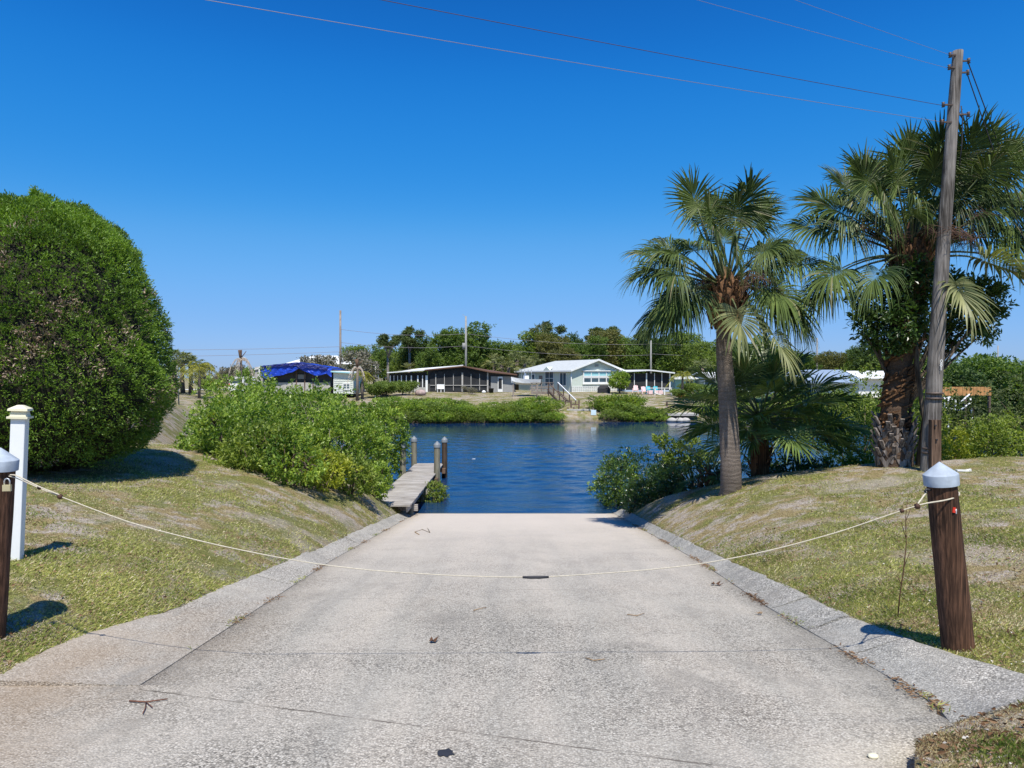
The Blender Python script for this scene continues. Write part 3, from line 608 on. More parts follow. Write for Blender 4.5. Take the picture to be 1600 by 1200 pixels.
# utility pole
D = 14.0; pb = hit(1452, 736); D = pb.y; ptp = at(1497, 80, D); pax = ptp - pb
M_RUST = plain('rusty_iron', (.12, .09, .075), .6, .3, 12, .4, .4)
root = empty('utility_pole', pb, 0, 'tall weathered wooden utility pole leaning in front of the large palm', 'utility pole')
mb = MB(); q = pax.to_track_quat('Z', 'Y'); n = 24; L = pax.length; vs = []; rd = random.Random(9); ph = [rd.uniform(-1, 1) for _ in range(n)]
for i in range(61):
    u = i / 60; z = -.5 + (L + .5) * u; r = .168 + (.098 - .168) * max(z, 0) / L; bend = .05 * math.sin(u * 3.1)
    for j in range(n): t_ = 2 * math.pi * j / n; rr = r * (1 + .03 * ph[j] + .012 * math.sin(z * 4 + j)); vs.append(q @ Vector((rr * math.cos(t_) + bend, rr * math.sin(t_), z)))
mb.add(vs, [(i * n + j, i * n + (j + 1) % n, (i + 1) * n + (j + 1) % n, (i + 1) * n + j) for i in range(60) for j in range(n)] + [tuple(60 * n + j for j in range(n))], 0, True); mb.build('pole_shaft', M_POLE, root)
def onpole(py, dx=0, dy=0): u = (py - 736) / (80 - 736); u2 = u; p = pb.lerp(ptp, u2); return p + Vector((dx, dy, 0))
for py in (614, 622, 700, 707):
    p = onpole(py) - pb; o = MB().tube([p + Vector((0, 0, -.018)), p + Vector((0, 0, .018))], .172 - .06 * (736 - py) / 656 + .002, 24).build('metal_band', M_RUST, root)
for k, (py, sx) in enumerate([(88, -1), (107, -1), (165, -1), (192, -1), (97, 1), (115, 1), (180, 1)]):
    p = onpole(py) - pb; r = .10; mb = MB(); mb.bar(p + Vector((sx * .06, -.05, 0)), p + Vector((sx * (.20 if py < 150 else .26), -.06, .0)), .03); e = p + Vector((sx * (.19 if py < 150 else .26), -.06, 0)); mb.lathe([(.0, -.05), (.035, -.045), (.02, -.015), (.038, .0), (.02, .02), (.035, .045), (.0, .05)], 10, tuple(e)); mb.build('insulator', M_RUST, root)
for (txt, py) in (('0', 564), ('8', 569.5), ('1', 575.5)):
    cu = bpy.data.curves.new('pole_number', 'FONT'); cu.body = txt; cu.size = .10 if txt != '1' else .12; cu.extrude = .002; cu.align_x = 'CENTER'; tmp = bpy.data.objects.new('tmp', cu); me = bpy.data.meshes.new_from_object(tmp); bpy.data.objects.remove(tmp); o = bpy.data.objects.new('pole_number', me); COL.objects.link(o); me.materials.append(M_WHITE); o.parent = root
    p = onpole(py) - pb; o.location = p + Vector((-.0, -.158, -.035)); o.rotation_euler = (math.pi / 2, 0, -.08)
mb = MB(); p0 = at(1463, 656, D - .14) - pb; p1 = at(1458, 742, D - .20) - pb; mb.bar(p1 + Vector((0, 0, -.3)), p0, .19, .12); mb.build('stub_post', M_STUB, root)
for (px, py) in ((1461, 665), (1463, 687)): p = at(px, py, D - .235) - pb; MB().tube([p, p + Vector((0, -.03, 0))], .018, 10).build('bolt_head', M_BLACK, root)
p = pb; mb = MB(); mb.tube([onpole(166, .12, -.03) - pb, onpole(185, .15, -.05) - pb, onpole(225, .17, -.06) - pb, onpole(260, .16, -.04) - pb], .012, 6); mb.build('cable_drop', M_BLACK, root)

def wire(name, pts, r, m, label, group='overhead wires on the near pole'): return MB().tube(pts, r, 6, cap=False).build(name, m, None, label, 'wire', group)
hd = Vector((-37, -15.3, 0)); Lh = hd.length
def span(A, pxM, label, m, r, py=-6):
    # parabola through A in horizontal direction hd meeting the photo's top edge at column pxM
    d = ray(pxM, py); k = d.x / d.y; s = (k * A.y - A.x) / (hd.x - k * hd.y); M = Vector((A.x + hd.x * s, A.y + hd.y * s, 0)); zM = EYE.z + d.z / d.y * M.y
    c_ = .9; b_ = (zM - A.z - c_ * s * s) / s; pts = []
    for i in range(61): u = i / 60; pts.append(Vector((A.x + hd.x * u, A.y + hd.y * u, A.z + b_ * u + c_ * u * u)))
    wire('overhead_wire', pts, r, m, label)
M_WIRE1 = plain('rusty_wire', (.07, .045, .05), .6); 
span(at(1482, 85, D), 1226, 'topmost wire from the near pole, leaving the top of the photo near the right', M_WIRE, .0030)
span(at(1483, 107, D), 1068, 'second highest pale wire from the near pole towards the left', M_WIRE, .0030)
span(at(1474, 165, D), 566, 'dark reddish wire, third from the top on the near pole', M_WIRE1, .0048)
span(at(1475, 191, D), 288, 'lowest and longest pale wire from the near pole towards the left', M_WIRE, .0042)
ga = Vector((12.6, D + .8, H(12.6, D + .8)))
for i, (py, e, lab) in enumerate([(98, ga + Vector((.35, 0, 0)), 'upper dark guy wire running down to the right from the near pole top'), (116, ga, 'lower dark guy wire running down to the right from the near pole top')]):
    A = onpole(py, .18, -.05); wire('guy_wire', [A, A.lerp(e, .33) + Vector((0, 0, -.02)), A.lerp(e, .66), e], .011, M_BLACK, lab, 'guy wires of the near pole')
A = onpole(178, .12, 0); B = Vector((30, 34, 5.2)); wire('service_cable', [A.lerp(B, i / 14) + Vector((0, 0, -2.2 * (i / 14) * (1 - i / 14) * 2)) for i in range(15)], .012, M_BLACK, 'black service cable sagging away behind the large palm from the near pole')

# small things on the ramp and lawn
M_DEADLEAF = plain('brown_dead_leaf', (.09, .045, .025), .8, .3, 20); M_TAN = plain('tan_dry_twig', (.30, .20, .11), .9, .25, 20); M_REDTW = plain('reddish_twig', (.15, .07, .045), .9, .25, 20)
def curl(name, px, py, s, m, label, seed):
    p = hit(px, py); rd = random.Random(seed); mb = MB()
    for k in range(3):
        a = rd.uniform(0, 6.3); c = Vector((rd.uniform(-.5, .5) * s, rd.uniform(-.3, .3) * s, .012)); u = Vector((math.cos(a), math.sin(a), .1)) * s * .5; v = Vector((-math.sin(a), math.cos(a), 0)) * s * .22
        mb.add([c - u + Vector((0, 0, s * .2)), c + v, c + u + Vector((0, 0, s * .25)), c - v, c], [(0, 1, 4), (1, 2, 4), (2, 3, 4), (3, 0, 4)])
    mb.build(name, m, None, label, 'dead leaf').location = p + Vector((0, 0, .004))
curl('dead_leaf', 674, 1004, .09, M_DEADLEAF, 'crumpled dark brown leaf on the concrete left of the ramp centre', 1)
curl('dead_leaf', 1117, 915, .12, M_DEADLEAF, 'dark brown leaf near the right kerb, just beyond the rope', 2)
curl('dead_leaf', 1098, 888, .09, M_TAN, 'pale tan leaf under the rope beside the right kerb', 3)
curl('dead_leaf', 1186, 962, .08, M_TAN, 'tan curled leaf on the concrete beside the right kerb, nearer than the rope', 5)
def twig(pts, m, r, label, br=()):
    P = [hit(*p) + Vector((0, 0, .012)) for p in pts]; mb = MB().tube(P, [r * (1 - .5 * i / len(P)) for i in range(len(P))], 6)
    for b in br: mb.tube([hit(*p) + Vector((0, 0, .012)) for p in b], r * .6, 5)
    o = mb.build('twig', m, None, label, 'twig')
twig([(23, 1068), (60, 1054), (92, 1042), (150, 1036), (172, 1034)], M_DEADLEAF, .008, 'long dark curved twig lying on the paving at the lower left')
twig([(222, 1001), (262, 999), (285, 1003), (312, 998)], M_TAN, .007, 'short tan twig on the left paving above the joint', [[(256, 1000), (272, 1003)]])
twig([(202, 1098), (228, 1100), (262, 1096)], M_REDTW, .006, 'forked reddish twig on the concrete at the lower left', [[(228, 1100), (227, 1110), (223, 1119)], [(228, 1100), (238, 1108)]])
twig([(915, 1030), (928, 1035), (945, 1032)], M_TAN, .005, 'small tan twig on the right of the ramp just below the rope shadow')
twig([(980, 962), (995, 964), (1007, 960)], M_TAN, .005, 'thin pale twig on the ramp right of centre, above the rope shadow')
twig([(740, 956), (750, 953), (760, 951)], M_TAN, .005, 'tiny tan twig on the ramp near the centre, below the rope')
twig([(655, 836), (648, 832), (660, 828), (672, 833), (668, 826)], M_TAN, .008, 'curled tan vine stem on the upper left of the ramp')
o = MB().lathe([(0, -.01), (.02, -.006), (.026, .004), (.018, .013), (0, .016)], 12, jit=.08).build('pebble', M_CREAM, None, 'cream pebble on the concrete at the lower right', 'pebble'); o.location = hit(1364, 1186) + Vector((0, 0, .008)); o.scale = (1.2, .9, 1)
mb = MB(); P = hit(697, 1178); rd = random.Random(3); mb.poly([(math.cos(a) * .045 * (1 + rd.uniform(-.35, .35)), math.sin(a) * .055 * (1 + rd.uniform(-.3, .3)), 0) for a in [i * .45 for i in range(14)]]); o = mb.build('tar_spot', M_BLACK, None, 'small black tar spot on the concrete at the bottom centre left', 'tar spot'); o.location = P + Vector((0, 0, .005)); o.rotation_euler = (-.117, 0, 0)
o = MB().box((0, 0, 0), (.17, .10, .008), (0, 0, .2)).box((.04, .02, .008), (.08, .06, .008), (0, .1, .5)).build('floating_debris', M_WHITE, None, 'small white scrap floating on the canal beyond the dock', 'debris'); o.location = (xat(740, 37.), 37., WZ + .01)
root = empty('broken_board', hit(1505, 737), .1, 'pale broken board lying on the right lawn beside the pole', 'board'); MB().box((0, 0, .02), (.30, .07, .03), (0, .05, 0)).box((.12, .02, .03), (.16, .03, .02), (0, -.1, .3)).build('board_piece', M_WHITE, root)
# thin sapling right of the ramp
sb = hit(1402, 965); root = empty('sapling', sb, 0, 'thin leafless sapling stem on the right lawn beside the bollard', 'sapling'); D = sb.y
rel = lambda px, py, dd=0: at(px, py, D + dd) - sb
mb = MB().tube([(0, 0, -.05), rel(1406, 930), rel(1412, 890), rel(1416, 850), rel(1415, 810), rel(1418, 780)], [.007, .006, .006, .005, .004, .002], 6)
for (a, b) in (((1413, 885), (1422, 862)), ((1415, 840), (1408, 815)), ((1415, 815), (1424, 792)), ((1409, 915), (1402, 900))): mb.tube([rel(*a), rel(*b, -.02)], .003, 5)
mb.build('stem', M_DEADLEAF, root)
# ================================================================ NEAR VEGETATION
L_HEDGE = leafmat('hedge_leaf', (.04, .085, .014), (.11, .21, .028), (.25, .38, .055), .3, .45)
L_HBROWN = leafmat('hedge_dead_leaf', (.18, .12, .085), (.38, .27, .20), (.58, .46, .37), .1, .8, spec=.1)
L_MANG = leafmat('mangrove_leaf', (.035, .09, .014), (.13, .24, .03), (.38, .48, .08), .35, .38, (.30, .26, .05))
L_DARK = leafmat('dark_glossy_leaf', (.010, .028, .010), (.024, .062, .016), (.07, .13, .03), .25, .32, spec=.5)
L_PEPPER = leafmat('pepper_leaf', (.05, .09, .018), (.15, .23, .035), (.32, .38, .07), .38, .45, (.40, .36, .08))
L_YELLOW = leafmat('yellow_green_leaf', (.10, .16, .02), (.24, .30, .03), (.42, .42, .05), .4, .5)
L_OLIVE = leafmat('olive_shrub_leaf', (.04, .06, .022), (.085, .12, .04), (.16, .19, .07), .3, .6)
L_PALM = leafmat('palm_blade', (.014, .032, .010), (.040, .074, .019), (.15, .20, .055), .14, .5, (.34, .29, .17), .2)
L_PALMDK = leafmat('palmetto_blade', (.025, .06, .018), (.065, .125, .03), (.20, .27, .075), .25, .4, (.22, .20, .08), .45)
L_PALMDRY = leafmat('drooping_palm_blade', (.06, .085, .03), (.13, .155, .055), (.32, .32, .15), .2, .5, (.42, .36, .26))
M_STALK = plain('palm_stalk', (.10, .12, .05), .5, .3, 6); M_DEADST = plain('dead_flower_stalk', (.13, .075, .055), .9, .3, 8)
def trunk_mat(name, c1, c2, ringc):
    m, t, b = mat(name, .95, .12); p = pos(t); n = noise(t, p, 30, 5, .7, (1, 1, 2.2)); n2 = noise(t, p, 4, 4, .6, (1, 1, 1.6))
    c = mix(t, n2, ramp(t, n, [(.3, tuple(x * .45 for x in c1)), (.55, c1), (.75, c2)]), ramp(t, n, [(.3, c1), (.6, c2)]))
    wv = nd(t, 'ShaderNodeTexWave', bands_direction='Z'); wv.inputs['Scale'].default_value = 3.2; wv.inputs['Distortion'].default_value = 6; wv.inputs['Detail'].default_value = 3; t.links.new(p, wv.inputs[0])
    c = mix(t, ramp(t, mth(t, 'ADD', wv.outputs[1], mth(t, 'MULTIPLY_ADD', n2, .9, -.45)), [(.0, g3(.28)), (.3, g3(0))]), c, ringc); t.links.new(c, b.inputs['Base Color'])
    bump(t, b, mth(t, 'ADD', n, mth(t, 'MULTIPLY', wv.outputs[1], .22)), .8, .03); return m
M_PTRUNK = trunk_mat('palm_trunk_grey', (.14, .112, .092), (.27, .225, .19), (.09, .07, .055))
M_BTRUNK = trunk_mat('palm_trunk_brown', (.085, .055, .038), (.19, .13, .09), (.06, .035, .02))
M_BOOT = woodmat('palm_leaf_base', (.15, .12, .10), (.34, .30, .27), .95); M_BOOTD = woodmat('brown_leaf_base', (.07, .035, .02), (.22, .12, .06), .95)

# clipped hedge on the left
HP = [(a_ * .955, b_ * .975) for a_, b_ in [(5.06, .02), (5.05, .6), (5.0, .83), (4.84, 1.19), (4.68, 1.43), (4.27, 1.66), (3.79, 1.9), (3.37, 2.08), (2.72, 2.22), (2.24, 2.32), (1.53, 2.44), (.82, 2.2), (.35, 1.85), (.12, 1.55)]]
hc = Vector((xat(57, 13.2), 13.2, 0)); hz = H(hc.x, hc.y - 1.8) ; rg = np.random.default_rng(21)
root = empty('clipped_hedge', (hc.x, hc.y, hz), 0, 'large rounded clipped green hedge with brown patches at the left', 'hedge')
zz = np.array([a for a, b in HP])[::-1]; rr = np.array([b for a, b in HP])[::-1]
def hedge_pts(N, depth):
    u = rg.random(N * 2); zc = .12 + (5.12 - .12) * u; r = np.interp(zc, zz, rr); keep = rg.random(N * 2) < (r / 2.5 + .12); zc = zc[keep][:N]; r = r[keep][:N]; n = len(zc); a = rg.uniform(0, 2 * np.pi, n)
    # top surface needs its own share
    k = int(n * .22); rt = np.sqrt(rg.random(k)) * 1.75; at_ = rg.uniform(0, 2 * np.pi, k); zt = np.interp(rt, rr[::-1][:6], zz[::-1][:6]); zc[:k] = zt; r[:k] = rt; a[:k] = at_
    N_ = np.stack([np.cos(a), np.sin(a), np.clip((zc - 1.6) / 3.2, -.35, 1.2) ** 1 * 1.2], 1); N_[:k, 2] = 1.6
    P = np.stack([r * np.cos(a), r * np.sin(a), zc - hz], 1); lum = .07 * np.sin(P[:, 0] * 3.1 + P[:, 2] * 2) * np.sin(P[:, 2] * 3.7 + P[:, 1] * 2.3) + .04 * np.sin(P[:, 0] * 9 + P[:, 1] * 7 + P[:, 2] * 8)
    N_ = unit(N_); dp = rg.random((n, 1)) ** 1.5 * depth; return P + N_ * (lum[:, None] - dp), N_, dp[:, 0], zc, a
P, N_, dp, zc, a = hedge_pts(21000, .26)
per = 8; P2 = np.repeat(P, per, 0); N2 = np.repeat(N_, per, 0); n = len(P2)
D2 = unit(N2 * 1.0 + np.array([0, 0, .35])) + rg.normal(size=(n, 3)) * .62; P2 = P2 + rg.normal(size=(n, 3)) * .03
Vh, Qh = leaves(P2, D2, .066, .022, rg)
pn = np.sin(P[:, 0] * 2.3 + 1.5) * np.sin(P[:, 2] * 1.9 + .4) + .7 * np.sin(P[:, 0] * 5.2 - P[:, 2] * 3.1 + P[:, 1] * 2) + .5 * np.sin(P[:, 2] * 8 + P[:, 0] * 7)
brown = (pn + rg.normal(size=len(P)) * .5 - np.abs(P[:, 2] - 2.0) * .35 - P[:, 0] * .30 > .3); bi = np.repeat(brown, per) & (rg.random(n) < .65)
np_obj('foliage', Vh, Qh, [L_HEDGE, L_HBROWN], bi.astype(int), root)
core = MB(); core.lathe([(max(b - .27, .01), a_ - hz - (.2 if b < 1.5 else 0)) for a_, b in reversed(HP)], 40, jit=.03); core.build('shade_core', plain('hedge_core_shade', (.022, .02, .013), .95, .4, 9), root)  # solid dark hull whose colour stands in for shade inside the hedge
mb = MB()
for i in range(14): an = i * .45; mb.tube([(math.cos(an) * .5, math.sin(an) * .5, -.1), (math.cos(an) * 1.1, math.sin(an) * 1.1, .35), (math.cos(an) * 1.6, math.sin(an) * 1.6, .9)], [.05, .04, .03], 6)
mb.build('stem', M_BARK, root)
# tuft of dead palm behind the hedge
# mangroves left of the dock
def mang(i, x, y, r, zt, lab, lm=L_MANG, tw=1500, per=8, L=.12, W=.068, cat='mangrove', group='mangroves left of the dock', up=.6, ry=None, shell=.5, sd=0, spread=.85):
    z0 = max(H(x, y) - .1, WZ - .3); hgt = zt - z0; rd = random.Random(i * 7 + 3 + sd); bl = [(0, 0, hgt * .52, r, ry or r, hgt * .50)]
    for k in range(5):
        a = rd.uniform(0, 6.3); q = rd.uniform(.45, .8); s = rd.uniform(.42, .6); bl.append((math.cos(a) * r * q, math.sin(a) * (ry or r) * q, hgt * rd.uniform(.35, .78), r * s, (ry or r) * s, hgt * rd.uniform(.2, .3)))
    return shrub('mangrove' if cat == 'mangrove' else cat.replace(' ', '_'), (x, y, z0), bl, tw, per, L, W, lm, M_GREYBARK if cat == 'mangrove' else M_BARK, i + 100 + sd, lab, cat, group, up, spread, 6, shell, .30, 0.02, .035)
LM = [(-5.55, 22.8, 1.45, .95, 'mangrove bush standing closest to the left side of the dock, taller of the front row', 2000),
      (-7.6, 21.8, 1.75, 1.15, 'broad mangrove bush in the middle of the front row left of the dock', 2300),
      (-8.9, 23.8, 1.7, 1.4, 'bright green mangrove bush in the front row, towards the clipped hedge', 2200),
      (-6.9, 26.2, 1.9, 1.3, 'mangrove bush in the second row behind the middle front bush', 1800),
      (-10.4, 27.9, 1.9, 1.75, 'tall mangrove bush in the second row below the blue tarpaulin', 2000),
      (-5.1, 27.4, 1.05, .75, 'mangrove bush with its crown touching the far left dock piling', 1300),
      (-12.7, 31.8, 1.8, 1.6, 'leftmost tall mangrove bush, standing before the far left lawn', 1900),
      (-9.0, 32.5, 2.3, 1.3, 'mangrove bush at the back of the clump, under the white shed', 1500)]
for i, (x, y, r, zt, lab, tw) in enumerate(LM): mang(i, x, y, r, zt - .08, lab, tw=int(tw * .92), per=10)
mang(20, -6.6, 17.3, 1.2, -.25, 'low bright bush spilling onto the lawn in front of the mangroves', L_PEPPER, 900, L=.10, W=.05, cat='shrub', group='low bushes at the lawn edge')
mang(21, -5.2, 18.3, 1.05, -.9, 'small yellow green bush on the lawn edge nearest the dock', L_YELLOW, 650, L=.09, W=.05, cat='shrub', group='low bushes at the lawn edge')
mang(22, -7.5, 18.4, 1.0, .1, 'low dark green bush at the left end of the lawn edge planting', L_MANG, 900, L=.10, W=.05, cat='shrub', group='low bushes at the lawn edge')
mang(23, -4.35, 20.7, .5, -1.55, 'tiny bush squeezed between the dock entrance and the mangroves', L_MANG, 300, L=.09, W=.045, cat='shrub', group='low bushes at the lawn edge')
mang(26, -4.55, 18.9, .8, -1.35, 'low leafy bush where the lawn meets the dock entrance', L_MANG, 550, L=.09, W=.05, cat='shrub', group='low bushes at the lawn edge')
for i, (px, py, r, hh, lab, lm) in enumerate([(345, 716, .75, 1.15, 'low green bush at the lawn edge beside the clipped hedge', L_MANG), (392, 738, .75, 1.1, 'low green bush at the lawn edge, second from the clipped hedge', L_PEPPER), (440, 756, .8, 1.0, 'low bush in the middle of the lawn edge below the mangroves', L_MANG),
        (492, 768, .75, .9, 'bright low bush at the lawn edge, third from the dock', L_YELLOW), (540, 773, .65, .85, 'low bush at the lawn edge, second from the dock', L_PEPPER), (583, 775, .45, .8, 'low bush touching the near left corner of the dock', L_MANG)]):
    p = hit(px, py); mang(90 + i, p.x, p.y + r * .6, r, p.z + hh, lab, lm, int(620 * r), per=9, L=.10, W=.055, cat='shrub', group='low bushes at the lawn edge')
mang(24, -2.75, 24.6, .42, -2.0, 'low weedy plant growing under the right edge of the dock', L_PEPPER, 260, L=.09, W=.045, cat='shrub', group='low bushes at the lawn edge')
mang(25, -11.6, 27.6, .9, -.3, 'low trailing bush at the far left edge of the mangrove clump', L_PEPPER, 500, L=.10, W=.05, cat='shrub', group='low bushes at the lawn edge')

# bushes at the right of the ramp
RM = [(4.15, 23.4, 1.35, -.75, 'dark bush leaning over the water at the lower right end of the ramp', L_DARK, 1700),
      (5.35, 21.0, 1.25, -.62, 'dark bush between the ramp end and the slender palm', L_DARK, 1700),
      (4.35, 20.6, .9, -1.25, 'low dark bush at the grass edge beside the ramp end', L_DARK, 900),
      (3.55, 24.0, .8, -1.1, 'green leafy bush reaching furthest over the water beside the ramp', L_MANG, 700)]
for i, (x, y, r, zt, lab, lm, tw) in enumerate(RM): mang(40 + i, x, y, r, zt, lab, lm, tw, L=.10, W=.045, cat='shrub', group='bushes beside the ramp end', up=.5)
# one leafy branch reaching left
root = empty('leafy_branch', (5.6, 21.6, -1.6), 0, 'bright leafy branch reaching over the water left of the slender palm', 'shrub')
bl = [(xat(px, 21) - 5.6, -.6, zat(py, 21) + 1.6, s, .3, s * .75) for px, py, s in ((1040, 690, .22), (1062, 700, .22), (1080, 690, .2), (1046, 716, .2), (1098, 715, .3), (1070, 722, .16), (1028, 686, .1))]
V, Q = leafy(bl, 170, 7, .12, .06, 77, .5, .9, .8, .2); np_obj('foliage', V, Q, L_PEPPER, None, root)
mb = MB(); limbs(mb, (0, 0, -.4), [b[:3] for b in bl], .04, 5, 6); mb.build('stem', M_GREYBARK, root)
PB = [(8.1, 20.2, 1.6, 1.1, 'pale green bush behind the palmetto, right of the slender palm', L_PEPPER, 1500),
      (10.1, 20.3, 1.5, 1.75, 'sprawling light green bush left of the large palm trunk', L_PEPPER, 1700),
      (11.9, 20.9, 1.35, 2.05, 'light green bush directly behind the large palm trunk', L_PEPPER, 1500),
      (9.4, 18.4, 1.0, -.55, 'low green bush at the grass edge left of the large palm base', L_MANG, 1000),
      (7.6, 18.6, 1.0, -.6, 'low dark bush at the grass edge under the palmetto', L_DARK, 1000),
      (11.2, 18.3, .8, .15, 'low yellow green bush between the large palm and the utility pole', L_YELLOW, 800),
      (12.6, 18.4, 1.0, .55, 'yellow green bush just right of the utility pole base', L_PEPPER, 1100),
      (13.2, 20.3, 1.25, 1.25, 'twiggy green bush right of the pole, under the orange board', L_OLIVE, 1500),
      (14.9, 20.0, 1.5, 1.62, 'dense olive green bush at the right, near the photo edge', L_OLIVE, 2200),
      (16.9, 20.4, 1.6, 1.5, 'rightmost olive green bush, cut by the photo edge', L_OLIVE, 2000)]
for i, (x, y, r, zt, lab, lm, tw) in enumerate(PB): mang(60 + i, x, y, r, zt + .1, lab, lm, int(tw * 1.4), L=.09, W=.045, cat='shrub', group='bushes behind the right lawn', up=.5)
p = hit(1372, 716); mang(75, p.x + .1, p.y + .3, .35, p.z + .35, 'small bright yellow green plant at the foot of the large palm', L_YELLOW, 160, L=.09, W=.05, cat='shrub', group='bushes behind the right lawn')

# slender palm
pbz = hit(1145, 768); D1 = pbz.y; tb = Vector((pbz.x, D1 + .15, H(pbz.x, D1 + .15) - .2))
root = empty('cabbage_palm', tb, 0, 'slender fan palm with a straight grey trunk right of the ramp', 'palm tree')
tr = [at(x, y, D1) - tb for x, y in ((1145, 778), (1142, 740), (1140, 690), (1137, 630), (1133, 580), (1131, 540), (1131, 500))]
tr[0].y = 0
mb = MB(); P = smooth_path(tr, 6); k = len(P); w0 = F / D1
rads = [max(.15, np.interp(i / (k - 1), [0, .06, .3, .7, 1], [.285, .235, .215, .175, .16])) * (1 + .018 * math.sin(i * 2.7)) for i in range(k)]; mb.tube(P, rads, 28, jit=.02); mb.build('trunk', M_PTRUNK, root)
cc = at(1134, 452, D1) - tb
def boots(parent, c, r, zlo, zhi, n, m, seed, L=.34, wd=.1, spread=.35, name='leaf_bases', out=.5):
    rd = random.Random(seed); mb = MB()
    for i in range(n):
        a = i * 2.399 + rd.uniform(-.2, .2); z = zlo + (zhi - zlo) * i / n; f = (z - zlo) / (zhi - zlo); rr_ = r * (1 + spread * math.sin(f * 2.8)); o = Vector((math.cos(a), math.sin(a), 0)); s = Vector((-math.sin(a), math.cos(a), 0)); p = Vector(c) + Vector((0, 0, z)) + o * rr_ * .8
        for sg in (-1, 1):
            q0 = p + s * sg * wd * 1.15 - Vector((0, 0, L * .4)); q1 = p + s * sg * wd * .2 + o * (out * .16) + Vector((0, 0, L * .25)); mb.bar(q0, q1, .035, wd * .5)
        mb.bar(p + Vector((0, 0, L * .1)), p + o * out * .38 + Vector((0, 0, L * .75)), wd * .55, .03)
    return mb.build(name, m, parent)
mb = MB(); mb.lathe([(.18, -.95), (.24, -.72), (.38, -.45), (.42, -.2), (.32, .05), (.18, .3), (.06, .5)], 18, tuple(cc), jit=.08); mb.build('fibre_heart', M_BOOTD, root)
boots(root, cc, .34, -.75, .12, 50, M_BOOTD, 3, L=.36, wd=.085)
M16 = D1 / F
def sc(dx, dy, dep=0): return (dx * M16, dep, -dy * M16)
# fronds: (direction, stalk length, fan radius, stalk sag, tip droop, roll)
def frp(c0, M, px, py, dep, rad, sag, droop, roll=0, spc=.3):
    v = Vector(((px - c0[0]) * M, dep, (c0[1] - py) * M)); L_ = v.length; d = (v + Vector((0, 0, sag * L_))).normalized(); return (tuple(d), max(L_ - spc, .25), rad * 1.1, sag, droop, roll, .8 if sag < .08 else .5)
FR = [frp((1134, 452), M16, *q) for q in [(1085, 322, -.2, .98, .03, .22, .3), (1103, 334, .5, .9, .03, .2, -.3), (1158, 326, -.3, 1.02, .04, .35, -.2), (1184, 340, .3, .95, .06, .4, .3), (1128, 338, .3, .9, .02, .2, 0),
    (1045, 398, -.2, .98, .15, .75, .2), (1030, 425, .3, .95, .2, .8, -.2), (1062, 378, .6, .9, .1, .6, 0), (1052, 435, -.7, .95, .25, .9, .3), (1104, 372, -.7, .85, .2, 1.1, .1), (1088, 388, -1.0, .85, .25, 1.0, -.1), (1125, 392, -.9, .8, .25, 1.1, .1),
    (1180, 392, -.7, .92, .25, 1.1, -.1), (1205, 385, 0, .95, .2, 1.0, .2), (1230, 392, .3, .95, .18, .95, -.2), (1200, 412, .7, .9, .25, .9, 0), (1150, 360, .9, .9, .1, .4, 0), (1100, 370, 1.1, .9, .15, .5, 0),
    (1078, 462, -.5, 1.12, .35, .9, .2), (1056, 478, .1, 1.1, .4, .9, -.2), (1088, 478, .6, 1.0, .4, .8, 0), (1068, 470, -.15, 1.1, .4, 1.0, .1), (1188, 460, -.5, 1.12, .35, .9, -.2), (1206, 470, .1, 1.12, .4, .9, .2), (1182, 480, .6, 1.0, .4, .8, 0), (1196, 472, -.25, 1.1, .4, 1.0, 0), (1134, 440, 1.1, 1.0, .3, .7, 0)]]
LOW = [((-.85, -.4, -.45), .95, 1.1, .35, .7, .2), ((-.6, -.8, -.4), .8, 1.05, .4, .8, 0), ((-.95, .3, -.5), 1.0, 1.1, .35, .7, -.2), ((.85, -.4, -.45), .95, 1.1, .35, .7, .2), ((.6, -.8, -.4), .8, 1.05, .4, .8, 0), ((.95, .3, -.5), 1.0, 1.1, .35, .7, -.2), ((-.4, .8, -.4), .9, 1.0, .35, .7, 0), ((.4, .8, -.4), .9, 1.0, .35, .7, 0)]
def thicken(FR, n, lo, hi, pet, rad, sd):
    rd = random.Random(sd); out = list(FR)
    for i in range(n):
        a = i * 2.399 + rd.uniform(-.3, .3); el = lo + (hi - lo) * ((i + .5) / n); c_ = math.cos(el)
        s_ = .04 + .22 * max(0, 1 - el) * .8; out.append(((math.cos(a) * c_, math.sin(a) * c_, math.sin(el)), pet * rd.uniform(.85, 1.1) * (1 if el > 0 else .8), rad * rd.uniform(.92, 1.08), s_, .2 + .35 * max(0, 1 - el) * .8, rd.uniform(-.6, .6)))
    return [(d, p_ * .95, r_ * 1.07, a_, b_, c_) for d, p_, r_, a_, b_, c_ in out]
rdx = random.Random(71)
FR += [frp((1134, 452), M16, q[0] + rdx.uniform(-14, 14), q[1] + rdx.uniform(-12, 12), q[2], q[3], q[4], q[5], rdx.uniform(-.5, .5)) for q in [(1092, 335, .1, 1.0, .04, .3), (1170, 338, .1, 1.0, .04, .35), (1110, 350, -.4, .95, .06, .6), (1150, 350, -.4, .95, .06, .6), (1045, 410, .1, 1.0, .2, .8), (1040, 400, .5, 1.0, .15, .7), (1070, 400, -.4, .95, .2, .9), (1215, 395, .1, 1.0, .2, .9), (1235, 400, -.2, 1.0, .2, .9), (1190, 400, -.3, .95, .25, 1.0), (1065, 465, .3, 1.1, .4, .9), (1080, 470, -.3, 1.1, .38, 1.0), (1200, 465, .3, 1.1, .4, .9), (1195, 470, -.4, 1.1, .38, 1.0)]]
palm_crown(root, cc, FR, L_PALM, M_STALK, 5, nseg=56, stations=6, spacing=.3)
